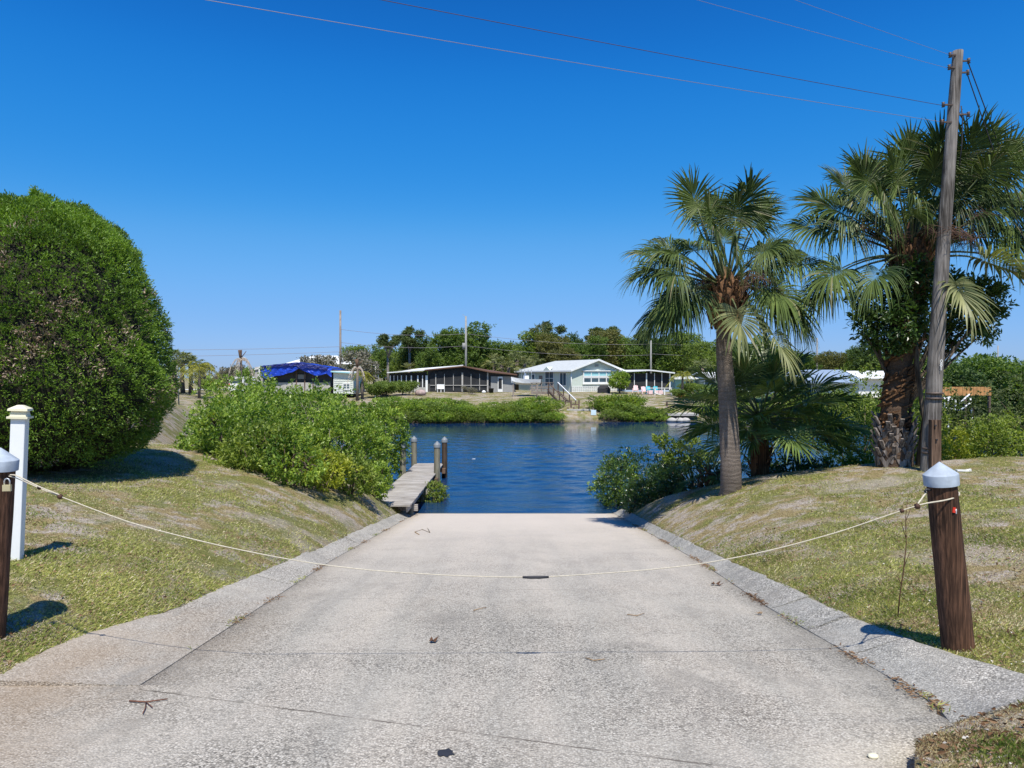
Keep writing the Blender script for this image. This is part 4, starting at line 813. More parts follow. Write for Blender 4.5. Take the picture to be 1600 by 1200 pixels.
palm_crown(root, cc + Vector((0, 0, -.15)), [((.05, -.8, -.25), .38, 1.12, .5, .45, 0), ((.55, -.7, -.35), .95, 1.0, .5, .5, .1)], L_PALMDRY, M_STALK, 8, nseg=36, stations=5, spacing=.3, name='drooping_leaf')
def flower_stalks(parent, c, n, seed, r=1.0, up=.15, side=None):
    rd = random.Random(seed); mb = MB()
    for i in range(n):
        a = rd.uniform(0, 6.28) if side is None else rd.choice(side) + rd.uniform(-.5, .5); o = Vector((math.cos(a), math.sin(a), rd.uniform(-.05, .5))); L_ = r * rd.uniform(.6, 1.1)
        P = [Vector(c) + o * .25 + o * L_ * u + Vector((0, 0, up * L_ * math.sin(u * 3) - .35 * L_ * u * u)) for u in (0, .25, .5, .75, 1)]; mb.tube(P, [.014, .011, .009, .006, .003], 5)
        for j in range(46):
            u = rd.uniform(.3, 1); q = P[0].lerp(P[-1], u) + Vector((0, 0, up * L_ * math.sin(u * 3) * .8)); e = q + Vector((rd.gauss(0, .13), rd.gauss(0, .13), rd.gauss(-.04, .11))); mb.tube([q, (q + e) / 2 + Vector((0, 0, .02)), e], [.0045, .004, .002], 3, cap=False)
    return mb.build('flower_stalks', M_DEADST, parent)
flower_stalks(root, cc, 14, 4, 1.0, side=(3.14, 0, 0, 5.0, 3.6))

# large palm with leaf bases at its foot
b0 = hit(1399, 729); D2_ = b0.y + .1; b2 = Vector((b0.x, D2_, H(b0.x, D2_) - .15)); M2 = D2_ / F
root = empty('cabbage_palm', b2, 0, 'large fan palm with a thick brown trunk wrapped in old leaf bases, behind the pole', 'palm tree')
tr = [at(x, y, D2_) - b2 for x, y in ((1399, 742), (1397, 700), (1396, 660), (1400, 610), (1406, 560), (1412, 500), (1420, 440), (1424, 400))]; P = smooth_path(tr, 5); k = len(P)
mb = MB(); mb.tube(P, [np.interp(i / (k - 1), [0, .22, .24, .5, .8, 1], [.37, .36, .28, .25, .28, .24]) * (1 + .03 * math.sin(i * 1.9)) for i in range(k)], 24, jit=.05); mb.build('trunk', M_BTRUNK, root)
boots(root, at(1397, 735, D2_) - b2, .37, .12, 1.0, 44, M_BOOT, 5, L=.42, wd=.15, spread=.02, out=.42)
rd = random.Random(4); mb = MB()
for i in range(150):                                         # loose fibres and scars of the upper trunk
    u = rd.uniform(.27, .98); c = P[int(u * (k - 1))]; a = rd.uniform(3.2, 6.2); o = Vector((math.cos(a), math.sin(a), 0)); s = Vector((-math.sin(a), math.cos(a), 0)); p = c + o * .30; mb.bar(p - s * rd.uniform(.06, .16) - Vector((0, 0, .06)), p + s * rd.uniform(.05, .14) + o * .04 + Vector((0, 0, rd.uniform(.0, .12))), .05, .03)
q_ = at(1446, 533, D2_ - .4) - b2; mb.bar(q_ + Vector((-.42, 0, -.03)), q_ + Vector((0, 0, .05)), .10, .03)
mb.build('trunk_scars', M_BOOTD, root)
cc = at(1424, 402, D2_) - b2
mb = MB(); mb.lathe([(.30, -.9), (.36, -.5), (.38, -.1), (.28, .2), (.14, .5), (.05, .8)], 16, tuple(cc), jit=.1); mb.build('fibre_heart', M_BOOTD, root); boots(root, cc, .34, -.5, .25, 40, M_BOOTD, 13, L=.4, wd=.09)
rdp = random.Random(12); FR = []
for (px, py, rad, sag, droop) in [(1385, 292, 1.1, .03, .22), (1408, 268, 1.1, .02, .18), (1438, 258, 1.12, .02, .18), (1468, 262, 1.1, .02, .2), (1498, 258, 1.12, .03, .2), (1530, 268, 1.12, .04, .25), (1556, 288, 1.1, .05, .35), (1425, 290, 1.0, .05, .4), (1450, 285, 1.0, .05, .4), (1490, 290, 1.0, .06, .5), (1520, 300, 1.0, .08, .6),
    (1335, 300, 1.12, .06, .35), (1350, 285, 1.05, .05, .3), (1305, 340, 1.1, .12, .6), (1320, 360, 1.1, .18, .9), (1345, 330, 1.0, .12, .9), (1365, 320, 1.0, .12, 1.0), (1400, 335, 1.0, .2, 1.1), (1385, 345, .95, .25, 1.1), (1450, 335, 1.0, .2, 1.1), (1500, 335, 1.05, .2, 1.1), (1520, 350, 1.05, .22, 1.1), (1545, 330, 1.1, .15, .9), (1565, 350, 1.1, .2, .9), (1585, 310, 1.1, .1, .6), (1580, 370, 1.1, .25, .9), (1540, 375, 1.0, .25, 1.0),
    (1295, 432, 1.12, .25, .8), (1318, 430, 1.15, .3, .9), (1305, 450, 1.1, .3, .8), (1345, 440, 1.0, .35, .9), (1540, 420, 1.1, .3, .8), (1420, 330, 1.0, .15, .8), (1475, 315, 1.0, .1, .8)]:
    for dep in (rdp.uniform(-.9, .1), rdp.uniform(.2, 1.0))[:2 if py < 345 else 1]: FR.append(frp((1424, 402), M2, px + rdp.uniform(-9, 9) * (dep > .2), py + rdp.uniform(-8, 8) * (dep > .2), dep, rad * rdp.uniform(.92, 1.04), sag, droop, rdp.uniform(-.4, .4)))
palm_crown(root, cc, FR, L_PALM, M_STALK, 15, nseg=54, stations=6, spacing=.3)
palm_crown(root, cc + Vector((.15, -.25, -.1)), [((.85, -.45, .15), .75, 1.35, .30, .35, .2), ((.18, -.8, -.35), .55, 1.1, .5, .5, .1)], L_PALMDRY, M_STALK, 18, nseg=36, stations=5, spacing=.3, name='drooping_leaf')
flower_stalks(root, cc + Vector((0, 0, .35)), 22, 14, 1.3, side=(3.14, 0, 0, 5.2, 4.2))

# glossy tree growing round the large palm
fb = Vector((b2.x + .35, b2.y - .1, b2.z)); root = empty('strangler_fig', fb, 0, 'dark glossy leaved tree growing up round the large palm trunk', 'tree')
bl = []
for (px, py, s, dep) in [(1395, 440, .42, -.3), (1420, 425, .4, -.35), (1382, 478, .5, 0), (1362, 505, .45, -.1), (1400, 500, .5, -.35), (1350, 470, .25, .1), (1430, 470, .5, -.1), (1440, 520, .4, .1), (1482, 440, .4, .2), (1505, 470, .5, .0), (1535, 455, .42, .1), (1555, 480, .3, .0), (1525, 500, .45, .1), (1490, 510, .4, .3), (1545, 520, .25, .2), (1480, 475, .4, -.1), (1390, 535, .28, -.35), (1370, 530, .3, 0), (1425, 545, .3, .3), (1560, 455, .22, .1), (1500, 540, .22, .3), (1340, 500, .2, 0)]:
    q_ = at(px, py, D2_) - fb; bl.append((q_.x, q_.y + dep, q_.z, s * 1.05, s * .9, s * .85))
V, Q = leafy(bl, 1500, 9, .125, .055, 99, .2, .95, .85, .2); np_obj('foliage', V, Q, leafmat('fig_leaf', (.014, .036, .010), (.036, .085, .02), (.11, .19, .04), .25, .32, spec=.5), None, root)
mb = MB(); limbs(mb, (-.15, .1, 1.4), [b[:3] for b in bl], .05, 3, 7, .5); mb.tube([(0, -.25, .2), (.1, -.3, 1.2), (-.05, -.3, 2.2), (0, -.1, 3.2)], [.06, .05, .05, .04], 8); mb.build('stem', M_BARK, root)

# palmetto thicket behind the slender palm
def palmetto(name, px, py, D, fr, label, seed, scale=1.0, zb=None):
    x = xat(px, D); z0 = H(x, D); root = empty(name, (x, D, z0), 0, label, 'palm'); c = Vector((0, 0, zat(py, D) - z0))
    mb = MB(); mb.tube([(0, 0, -.2), (0, 0, c.z * .5), c], [.24 * scale, .22 * scale, .2 * scale], 12, jit=.08); mb.build('trunk', M_BOOTD, root); boots(root, (0, 0, 0), .2, .1, max(c.z, .3), 22, M_BOOTD, seed, L=.3, wd=.08)
    palm_crown(root, c, fr, L_PALMDK, M_STALK, seed, nseg=38, stations=4, spacing=.12, pr=.018); return root
rd = random.Random(31); fr = []
for (dx, dz, dep, pet, rad) in [(-1.0, .05, -.3, 1.15, .95), (-.8, .45, .1, 1.15, .95), (-.55, .85, -.2, 1.1, .95), (-.2, 1, .2, 1.25, .95), (.15, 1, -.3, 1.15, .95), (.5, .95, .1, 1.25, 1.0), (.85, .75, -.2, 1.3, 1.05), (1.05, .45, 0, 1.5, 1.1), (1.1, .1, -.3, 1.5, 1.05), (1.0, -.15, -.4, 1.4, 1.0), (-.9, -.25, -.5, 1.0, .95), (-.3, .3, -1, .8, .9), (.4, .35, -1, .9, .95), (.0, -.05, -1, .6, .85), (-.6, .0, -.9, .8, .9), (.8, .0, -.8, 1.1, .95), (.2, .6, -.8, .95, .95), (-.1, .9, .8, 1.1, .9), (.7, .5, .7, 1.2, .9), (1.1, -.05, .3, 1.7, 1.0), (-.45, -.25, -.8, .7, .8), (.3, -.3, -.9, .6, .8)]: fr.append(((dx, dep, dz), pet, rad, .14, .22, rd.uniform(-.5, .5)))
fr += [((math.cos(a) * math.cos(e), math.sin(a) * math.cos(e), math.sin(e)), rd.uniform(.9, 1.35), rd.uniform(.9, 1.1), .14, .25, rd.uniform(-.5, .5)) for a, e in [(i * 2.399, -.15 + 1.5 * i / 26) for i in range(26)]]
fr = [(d, p_, r_ * 1.12, s1, s2, s3) for d, p_, r_, s1, s2, s3 in fr]
palmetto('palmetto', 1188, 655, 18.0, fr, 'dark bushy palmetto filling the gap right of the slender palm trunk', 41)
fr = [((dx, dep, dz), pet, rad, .2, .25, rd.uniform(-.4, .4)) for (dx, dz, dep, pet, rad) in [(-1, .35, -.2, .7, .7), (-.8, -.05, -.5, .6, .65), (-.6, .8, 0, .7, .65), (.2, .9, -.3, .6, .6), (.9, .3, -.3, .7, .6), (0, .1, -1, .4, .6)]]
palmetto('palmetto', 1112, 738, 18.6, fr, 'small low palmetto left of the slender palm trunk', 43, .6)
# ================================================================ ACROSS THE CANAL
M_SIDING = plain('pale_green_siding', (.56, .62, .55), .7, .04, 2); M_TRIM = M_WHITE
M_ROOFG = plain('light_grey_shingle', (.44, .46, .46), .85, .1, 3); M_ROOFW = plain('white_metal_roof', (.74, .75, .74), .5, .05, 1)
M_ROOFB = plain('blue_grey_metal_roof', (.25, .32, .42), .45, .08, 1, .4); M_BROWN = plain('brown_fascia', (.13, .07, .045), .7, .1)
M_GLASS = plain('window_glass', (.06, .10, .13), .08, .3, 1, .6); M_TEAL = plain('teal_awning', (.30, .58, .62), .6, .05)
M_SCREEN = plain('dark_insect_screen', (.030, .031, .034), .85, .4, .8); M_DKWALL = plain('charcoal_wall', (.075, .075, .078), .85, .15, 1); M_GRWALL = plain('grey_block_wall', (.30, .30, .29), .9, .1, 1)
M_LBLUE = plain('light_blue_floor', (.38, .48, .62), .7, .06); M_PINK = plain('pink_paint', (.78, .56, .56), .6, .05); M_TEALC = plain('turquoise_paint', (.02, .42, .52), .6, .05)
M_TARP = plain('blue_tarpaulin', (.012, .055, .46), .45, .12, 1.5, .4); M_TARPN = plain('navy_tarpaulin', (.015, .025, .16), .5, .2, 1.5)
M_OLDWOOD = woodmat('old_grey_wood', (.20, .16, .13), (.36, .31, .27), .9); M_BRWOOD = woodmat('brown_rail_wood', (.10, .065, .05), (.2, .14, .11), .9)
M_CEM = plain('old_cement', (.42, .40, .37), .9, .15, 2); M_CONCPOLE = plain('pale_concrete_pole', (.27, .265, .25), .85, .1, 3)
M_HULL = plain('white_gelcoat', (.80, .81, .82), .25, .03, 2, .5); M_ORANGE = plain('orange_board', (.50, .25, .09), .7, .25, 3)
GZ = lambda x, y: H(x, y)

def wall_win(root, name, c, w_, h_, face, mf=M_TRIM, mg=M_GLASS, bars=(1, 1), fr=.09, d=.05):
    """framed window; face = 'y' wall looking along -y, 'x' wall looking along -x"""
    x, y, z = c; f = MB(); g = MB(); horiz = (lambda u, v, t: (x + u, y - t, z + v)) if face == 'y' else (lambda u, v, t: (x - t, y + u, z + v))
    def bx(mb, u, v, su, sv, t, th): s = (su, th, sv) if face == 'y' else (th, su, sv); mb.box(horiz(u, v, t), s)
    for sg in (-1, 1): bx(f, sg * (w_ / 2), 0, fr, h_ + fr, d, .06); bx(f, 0, sg * (h_ / 2), w_ - fr, fr, d, .06)
    for i in range(1, bars[0]): bx(f, -w_ / 2 + w_ * i / bars[0], 0, fr * .7, h_ - fr, d, .05)
    for i in range(1, bars[1]): bx(f, 0, -h_ / 2 + h_ * i / bars[1], w_ - fr, fr * .7, d - .003, .05)
    o = f.build(name, mf, root); bx(g, 0, 0, w_ - fr, h_ - fr, d - .03, .02); g.build('pane', mg, o); return o

# --- pale green house
cx, cy = xat(893, 92), 92.0; gz = -.30; root = empty('house', (cx, cy, gz), math.atan2(4, 6.9), 'pale green house with a light grey gabled roof and white lattice skirt across the canal', 'house')
Wd, Ln, EH, RH = 8.0, 13.4, 3.0, 4.35
mb = MB(); mb.add([(0, 0, 0), (Wd, 0, 0), (Wd, Ln, 0), (0, Ln, 0), (0, 0, EH), (Wd, 0, EH), (Wd, Ln, EH), (0, Ln, EH), (Wd / 2, 0, RH - .1)], [(0, 1, 5, 8, 4), (1, 2, 6, 5), (2, 3, 7, 6), (3, 0, 4, 7)]); mb.build('wall', M_SIDING, root)
mb = MB(); o_ = .45; zz_ = EH - .12
def slab_roof(mb, quad, th=.12):
    a = [Vector(q) for q in quad]; n = len(a); vs = a + [q - Vector((0, 0, th)) for q in a]; mb.add(vs, [tuple(range(n)), tuple(reversed(range(n, 2 * n)))] + [(i, i + n, (i + 1) % n + n, (i + 1) % n) for i in range(n)])
hip = 3.6
slab_roof(mb, [(-o_, -o_, zz_), (Wd / 2, -o_, RH), (Wd / 2, Ln - hip, RH), (-o_, Ln + o_, zz_)]); slab_roof(mb, [(Wd + o_, -o_, zz_), (Wd + o_, Ln + o_, zz_), (Wd / 2, Ln - hip, RH + .002), (Wd / 2, -o_, RH + .002)]); slab_roof(mb, [(-o_, Ln + o_, zz_ - .003), (Wd / 2, Ln - hip, RH - .003), (Wd + o_, Ln + o_, zz_ - .003)])
rf = mb.build('roof', M_ROOFG, root)
mb = MB(); mb.bar((-o_ - .02, -o_ - .05, zz_ - .05), (Wd / 2, -o_ - .05, RH - .05), .06, .24); mb.bar((Wd / 2, -o_ - .05, RH - .05), (Wd + o_, -o_ - .05, zz_ - .05), .06, .24); mb.bar((-o_ - .05, -o_, zz_ - .08), (-o_ - .05, Ln + o_, zz_ - .08), .06, .18); mb.build('fascia', M_TRIM, rf)
mb = MB(); mb.prism([(-.9, 0), (0, .95), (.9, 0)], 0, 1, 0)
dz = 5.2; mb = MB(); mb.add([(-o_ - .05, dz - .9, EH - .12), (-o_ - .05, dz + .9, EH - .12), (-o_ - .05, dz, EH + .42), (.5, dz, EH + .42)], [(0, 1, 2), (0, 2, 3), (1, 3, 2)]); mb.build('dormer', M_SIDING, rf)
wall_win(root, 'window', (0, 1.9, 1.75), 1.5, 1.7, 'x', bars=(2, 1)); wall_win(root, 'window', (0, 5.2, 1.85), 2.1, 2.0, 'x', bars=(2, 2)); 
mb = MB(); mb.add([(-.07, 5.2 - 1.0, 2.97), (-.07, 5.2 + 1.0, 2.97), (-.075, 5.2, 3.25)], [(0, 1, 2)]); mb.build('arch_window', M_GLASS, root)
dr = MB().box((-.04, 9.3, 1.5), (.07, 1.0, 2.1)).build('door', M_TRIM, root); MB().box((-.085, 9.3, 1.75), (.02, .55, 1.2)).build('pane', M_GLASS, dr); MB().box((-.10, 8.95, 1.45), (.05, .05, .14)).build('handle', M_STEEL, dr)
wall_win(root, 'window', (4.35, 0, 2.42), 5.0, .62, 'y', mg=M_TEAL, bars=(4, 1), fr=.16, d=.09)
wall_win(root, 'window', (4.35, 0, 1.62), 5.0, .72, 'y', bars=(4, 1), fr=.2, d=.07)
mb = MB(); mb.box((4.35, -.12, 2.86), (5.5, .22, .12)); mb.box((4.35, -.1, 1.12), (5.3, .16, .14)); mb.build('trim_board', M_TRIM, root)
MB().box((4.0, -.05, 3.55), (.55, .05, .30)).build('gable_vent', M_GRWALL, root)
mb = MB()
for i in range(27): mb.box((.15 + i * .3, -.06, .42), (.15, .05, .82 if i % 2 else .7))
for j in range(4): mb.box((4, -.09, .12 + j * .22), (8.05, .03, .09))
mb.build('lattice_skirt', M_TRIM, root); MB().tube([(-.12, -.12, 0), (-.12, -.12, 2.9)], .06, 6).build('downpipe', M_TRIM, root)

# --- screened porch right of it
px0, px1, D = 976, 1048, 93.5; x0, x1 = xat(px0, D), xat(px1, D); g0 = -.22; root = empty('screened_porch', ((x0 + x1) / 2, D, g0), 0, 'dark screened porch with a flat white roof beside the pale green house', 'porch'); hw = (x1 - x0) / 2
mb = MB(); mb.box((0, 5, .12), (hw * 2, 10, .24)); mb.build('floor_slab', M_LBLUE, root)
mb = MB(); mb.box((0, 3.2, 1.3), (hw * 2 - .1, .06, 2.1)); mb.box((hw - .06, 1.8, 1.3), (.04, 3.4, 2.1)); mb.box((-hw + .06, 1.8, 1.3), (.04, 3.4, 2.1)); mb.box((0, .04, 1.32), (hw * 2 - .1, .02, 2.2)); mb.build('screen', M_SCREEN, root)
for px in (977, 991, 1010, 1022.5, 1034, 1046.5): w_ = .16 if px in (1010, 1046.5) else .08; MB().box((xat(px, D) - (x0 + x1) / 2, -.06, 1.36), (w_, .08, 2.25)).build('porch_post', M_TRIM, root)
mb = MB(); slab_roof(mb, [(-hw - .5, -.7, 2.72), (.2, -.7, 2.92), (hw + .4, -.7, 2.55), (hw + .4, 6, 2.75), (.2, 6, 3.05), (-hw - .5, 6, 2.92)], .16); mb.build('roof', M_ROOFW, root)

# --- dark screened house
D = 90.; X = lambda px, d=90.: xat(px, d); root = empty('house', (X(700), D, -.2), 0, 'low dark screened house with a brown gable edge and a white lean-to roof', 'house'); ox = X(700)
Z = lambda py, d=90.: zat(py, d) + .2
mb = MB(); mb.add([(X(668) - ox, .3, 0), (X(765) - ox, .3, 0), (X(805) - ox, 1.2, 0), (X(805) - ox, 9, 0), (X(668) - ox, 9, 0), (X(668) - ox, .3, Z(578)), (X(725) - ox, .3, Z(573)), (X(765) - ox, .3, Z(582)), (X(805) - ox, 1.2, Z(586)), (X(805) - ox, 9, Z(585)), (X(668) - ox, 9, Z(577))], [(0, 1, 7, 6, 5), (1, 2, 8, 7), (2, 3, 9, 8), (3, 4, 10, 9), (4, 0, 5, 10)]); mb.build('wall', M_DKWALL, root)
mb = MB(); mb.add([(X(672) - ox, 0, .05), (X(762) - ox, 0, .05), (X(762) - ox, 0, Z(584)), (X(725) - ox, 0, Z(577)), (X(672) - ox, 0, Z(582))], [(0, 1, 2, 3, 4)]); mb.build('screen', M_SCREEN, root)
for px, w_, t_ in ((681, .1, 0), (694.5, .07, 0), (708.5, .07, 0), (722.5, .2, 1), (736, .07, 0), (749.5, .07, 0), (762, .18, 1)): MB().box((X(px) - ox, -.05, Z(597)), (w_, .06, 2.1 if not t_ else 2.4)).build('porch_post', M_CEM, root)
MB().box((X(717) - ox, -.1, Z(602)), (X(762) - X(672), .05, .07)).build('rail', M_CEM, root)
mb = MB(); slab_roof(mb, [(X(664) - ox, -.6, Z(577.5)), (X(725) - ox, -.6, Z(571.5)), (X(725) - ox, 10, Z(571)), (X(664) - ox, 10, Z(577))], .14); slab_roof(mb, [(X(725) - ox, -.6, Z(571.5) - .002), (X(766) - ox, -.6, Z(580.5)), (X(808) - ox, .3, Z(584.8)), (X(808) - ox, 10, Z(584)), (X(725) - ox, 10, Z(571) - .002)], .14); mb.build('roof', M_BROWN, root)
mb = MB(); mb.box((X(785) - ox, .55, 1.0), (X(805) - X(766) - .1, .08, 2.0), (0, 0, .27)); mb.build('block_wall', M_GRWALL, root)
dr = MB().box((X(781.5) - ox, .25, 1.0), (.62, .06, 1.95)).build('door', M_TRIM, root); MB().box((X(781.5) - ox, .2, 1.1), (.42, .03, 1.3)).build('screen', M_SCREEN, dr)
# white roofed lean-to on the left
mb = MB(); mb.add([(X(607) - ox, 1.0, 0), (X(667) - ox, .2, 0), (X(667) - ox, .2, Z(581)), (X(607) - ox, 1.0, Z(583.5))], [(0, 1, 2, 3)]); mb.add([(X(607) - ox, 1.0, 0), (X(607) - ox, 8, 0), (X(607) - ox, 8, Z(583)), (X(607) - ox, 1, Z(583.5))], [(0, 1, 2, 3)]); mb.build('lean_to_screen', M_SCREEN, root)
for px, w_ in ((608, .12), (614, .07), (620, .07), (626, .12), (634, .1), (642, .16), (652.5, .16), (660, .1), (666.5, .28)): MB().box((X(px) - ox, .08 + (667 - px) / 60 * .8, 1.05), (w_, .08, 2.15)).build('porch_post', M_TRIM, root)
MB().box((X(637) - ox, .45, .35), (X(666) - X(609), .1, .55), (0, 0, -.17)).build('knee_wall', M_CEM, root)
mb = MB(); slab_roof(mb, [(X(604) - ox, .3, Z(581.5)), (X(668) - ox, -.5, Z(577.3)), (X(724) - ox, -.2, Z(571.4) + .12), (X(712) - ox, 6, Z(571) + .12), (X(640) - ox, 8, Z(574.5)), (X(604) - ox, 8, Z(580))], .12); mb.build('lean_to_roof', M_ROOFW, root)

# --- house under the blue tarpaulin
D = 80.; X = lambda px, d=80.: xat(px, d); Z = lambda py, d=80.: zat(py, d); ox = X(458); gz = -.15; root = empty('house', (ox, D, gz), 0, 'dark open sided house with a bright blue tarpaulin over its roof', 'house')
mb = MB(); mb.box(((X(397) + X(520)) / 2 - ox, 3.5, 1.45), (X(518) - X(400), 6, 2.9)); mb.build('wall', M_DKWALL, root)
mb = MB(); mb.box((X(458) - ox, .1, .62), (X(518) - X(402), .15, 1.25)); mb.box((X(404) - ox, .3, 1.55), (X(411) - X(398), .3, 2.9)); mb.build('low_wall', M_CEM, root)
for px, m_ in ((412, M_GRWALL), (405, M_TRIM), (463, M_BRWOOD), (476, M_BRWOOD), (489, M_BRWOOD)): MB().box((X(px) - ox, .05, 1.6), (.12, .1, 2.9)).build('porch_post', m_, root)
MB().box((X(470) - ox, .4, 1.9), (.9, .06, .5)).build('window_panel', M_GRWALL, root)
def tarp(name, cols, y0, y1, m, seed, amp=.035):
    rg = np.random.default_rng(seed); nx_, ny_ = 44, 14; V = []; 
    for j in range(ny_):
        for i in range(nx_):
            u = i / (nx_ - 1); px = cols[0][0] + (cols[-1][0] - cols[0][0]) * u; top = np.interp(px, [c[0] for c in cols], [c[1] for c in cols]); bot = np.interp(px, [c[0] for c in cols], [c[2] for c in cols]); v = j / (ny_ - 1)
            if v < .5: y = y1 + (y0 - y1) * (v * 2); z = Z(top) + .0 * v
            else: y = y0 - .03 * (v - .5); z = Z(top) + (Z(bot) - Z(top)) * (v - .5) * 2
            V.append((X(px) - ox, y + amp * math.sin(i * 1.3 + j * .8) + rg.normal() * .02, z - gz + amp * math.sin(i * .9) * math.sin(j * 1.1) + rg.normal() * .012))
    Q = [(j * nx_ + i, j * nx_ + i + 1, (j + 1) * nx_ + i + 1, (j + 1) * nx_ + i) for j in range(ny_ - 1) for i in range(nx_ - 1)]
    o = np_obj(name, V, Q, m, None, root, smooth=False); sd = o.modifiers.new('thick', 'SOLIDIFY'); sd.thickness = .02; return o
tarp('tarpaulin', [(411, 573, 591), (420, 571.5, 592), (432, 570.5, 588), (448, 569, 585), (462, 567.5, 580), (470, 567.5, 576), (480, 569.5, 581), (492, 571, 586), (503, 572.5, 587), (512, 574.5, 583), (520, 577, 590)], -.55, 6.5, M_TARP, 3)
tarp('tarpaulin_fold', [(411, 572.2, 574.5), (440, 569, 573), (465, 566.5, 571.5), (475, 566.8, 577), (482, 569, 575), (500, 571.5, 576.5), (514, 574.5, 579)], -.68, 1.5, M_TARPN, 8, .03)
MB().add([(X(397) - ox, 0, Z(577) - gz), (X(412) - ox, 0, Z(574) - gz), (X(412) - ox, 7, Z(573.5) - gz), (X(397) - ox, 7, Z(576) - gz), (X(397) - ox, 0, Z(578) - gz), (X(412) - ox, 0, Z(575) - gz)], [(0, 1, 2, 3), (0, 4, 5, 1)]).build('roof', M_ROOFW, root)
# --- white shed
D = 79.; ox = xat(536, D); X = lambda px: xat(px, D) - ox; Z = lambda py: zat(py, D) + .15; root = empty('shed', (ox, D, -.15), 0, 'cream sided shed with a flat teal edged roof right of the blue tarpaulin', 'shed')
mb = MB(); mb.add([(X(521), 0, 0), (X(552), 0, 0), (X(552), 5, 0), (X(515), 5, 0), (X(521), 0, Z(581)), (X(552), 0, Z(583)), (X(552), 5, Z(582)), (X(515), 5, Z(580))], [(0, 1, 5, 4), (1, 2, 6, 5), (2, 3, 7, 6), (3, 0, 4, 7)])
for k in range(7): mb.box(((X(521) + X(552)) / 2, -.02, .35 + k * .22), (X(551) - X(522), .03, .05))
mb.build('wall', plain('cream_siding', (.66, .68, .62), .7, .04, 2), root)
mb = MB(); slab_roof(mb, [(X(518), -.35, Z(579.5)), (X(554.5), -.35, Z(582)), (X(554.5), 5.4, Z(581)), (X(514), 5.4, Z(578.5))], .16); mb.build('roof', M_ROOFW, root); MB().bar((X(518), -.38, Z(580.6)), (X(554.5), -.38, Z(583)), .04, .12).build('fascia', M_TEAL, root)
wall_win(root, 'window', (X(541.5), 0, Z(604)), .75, .7, 'y', bars=(2, 1))
# --- white hipped house behind
D = 112.; ox = xat(490, D); X = lambda px, d=112.: xat(px, d) - ox; Z = lambda py, d=112.: zat(py, d) + .1; root = empty('house', (ox, D, -.1), 0, 'raised pale house with a white hipped roof rising behind the blue tarpaulin', 'house')
MB().box((0, 4, Z(569) / 2), (X(540) - X(450), 8, Z(569))).build('wall', M_SIDING, root); wall_win(root, 'window', (X(496), 0, Z(569.5) - .9), 1.1, 1.2, 'y')
mb = MB(); a = [(X(443), -.7, Z(569)), (X(548), -.7, Z(569)), (X(548), 8.7, Z(568)), (X(443), 8.7, Z(568)), (X(478), 4, Z(554.5)), (X(517), 4, Z(554.5))]; mb.add(a, [(0, 1, 5, 4), (1, 2, 5), (2, 3, 4, 5), (3, 0, 4), (0, 3, 2, 1)]); mb.build('roof', M_ROOFW, root)
D = 96.; ox = xat(578, D); root = empty('gazebo', (ox, D, GZ(ox, D)), 0, 'small open shelter with a white peaked roof among bushes behind the shed', 'gazebo'); hh = zat(571, D) - GZ(ox, D)
mb = MB(); mb.add([(-1.1, -1, hh), (1.1, -1, hh), (1.1, 1, hh), (-1.1, 1, hh), (0, 0, hh + .6)], [(0, 1, 4), (1, 2, 4), (2, 3, 4), (3, 0, 4), (0, 3, 2, 1)]); mb.build('roof', M_ROOFW, root)
for sx in (-1, 1):
    for sy in (-.9, .9): MB().box((sx * .95, sy, hh / 2), (.13, .13, hh)).build('shelter_post', M_TRIM, root)

# --- low houses at the right, behind the palms
def low_house(px0, px1, pye, pyr, D, wallm, roofm, label, depth=8, wins=()):
    ox = xat((px0 + px1) / 2, D); g = GZ(ox, D); X = lambda px: xat(px, D) - ox; Z = lambda py: zat(py, D) - g; root = empty('house', (ox, D, g), 0, label, 'house')
    MB().box((0, depth / 2, Z(pye) / 2 - .1), (X(px1) - X(px0) - .6, depth - .6, Z(pye) + .2)).build('wall', wallm, root)
    mb = MB(); slab_roof(mb, [(X(px0), -.5, Z(pye)), (X(px1), -.5, Z(pye)), (X(px1) - .3, depth / 2, Z(pyr)), (X(px0) + .3, depth / 2, Z(pyr))], .14); slab_roof(mb, [(X(px0) + .3, depth / 2, Z(pyr) - .002), (X(px1) - .3, depth / 2, Z(pyr) - .002), (X(px1), depth + .5, Z(pye)), (X(px0), depth + .5, Z(pye))], .14); mb.build('roof', roofm, root)
    for (px, py, w_, h_) in wins: wall_win(root, 'window', (X(px), .3, Z(py)), w_, h_, 'y', bars=(2, 1))
    return root
low_house(1098, 1206, 589, 581, 94, M_SIDING, M_ROOFW, 'long low house with a white ribbed roof seen past the slender palm trunk', wins=((1110, 598, 1.4, 1.), (1188, 598, 1.4, 1.)))
low_house(1052, 1090, 591, 588, 97, M_TEAL, M_ROOFW, 'small teal and white house behind the yellow palm across the canal', 5, ((1078, 600, 1., .9),))
low_house(1228, 1348, 597, 577, 78, M_SIDING, M_ROOFB, 'house with a blue grey roof seen right of the palmetto', 9, ((1260, 604, 1.4, 1.),))
low_house(1338, 1430, 590, 579, 84, M_TRIM, M_ROOFW, 'white roofed house behind the large palm trunk', 7)
low_house(1440, 1530, 598, 588, 92, M_TRIM, M_ROOFW, 'white house hidden by the spreading trees at the right', 8)

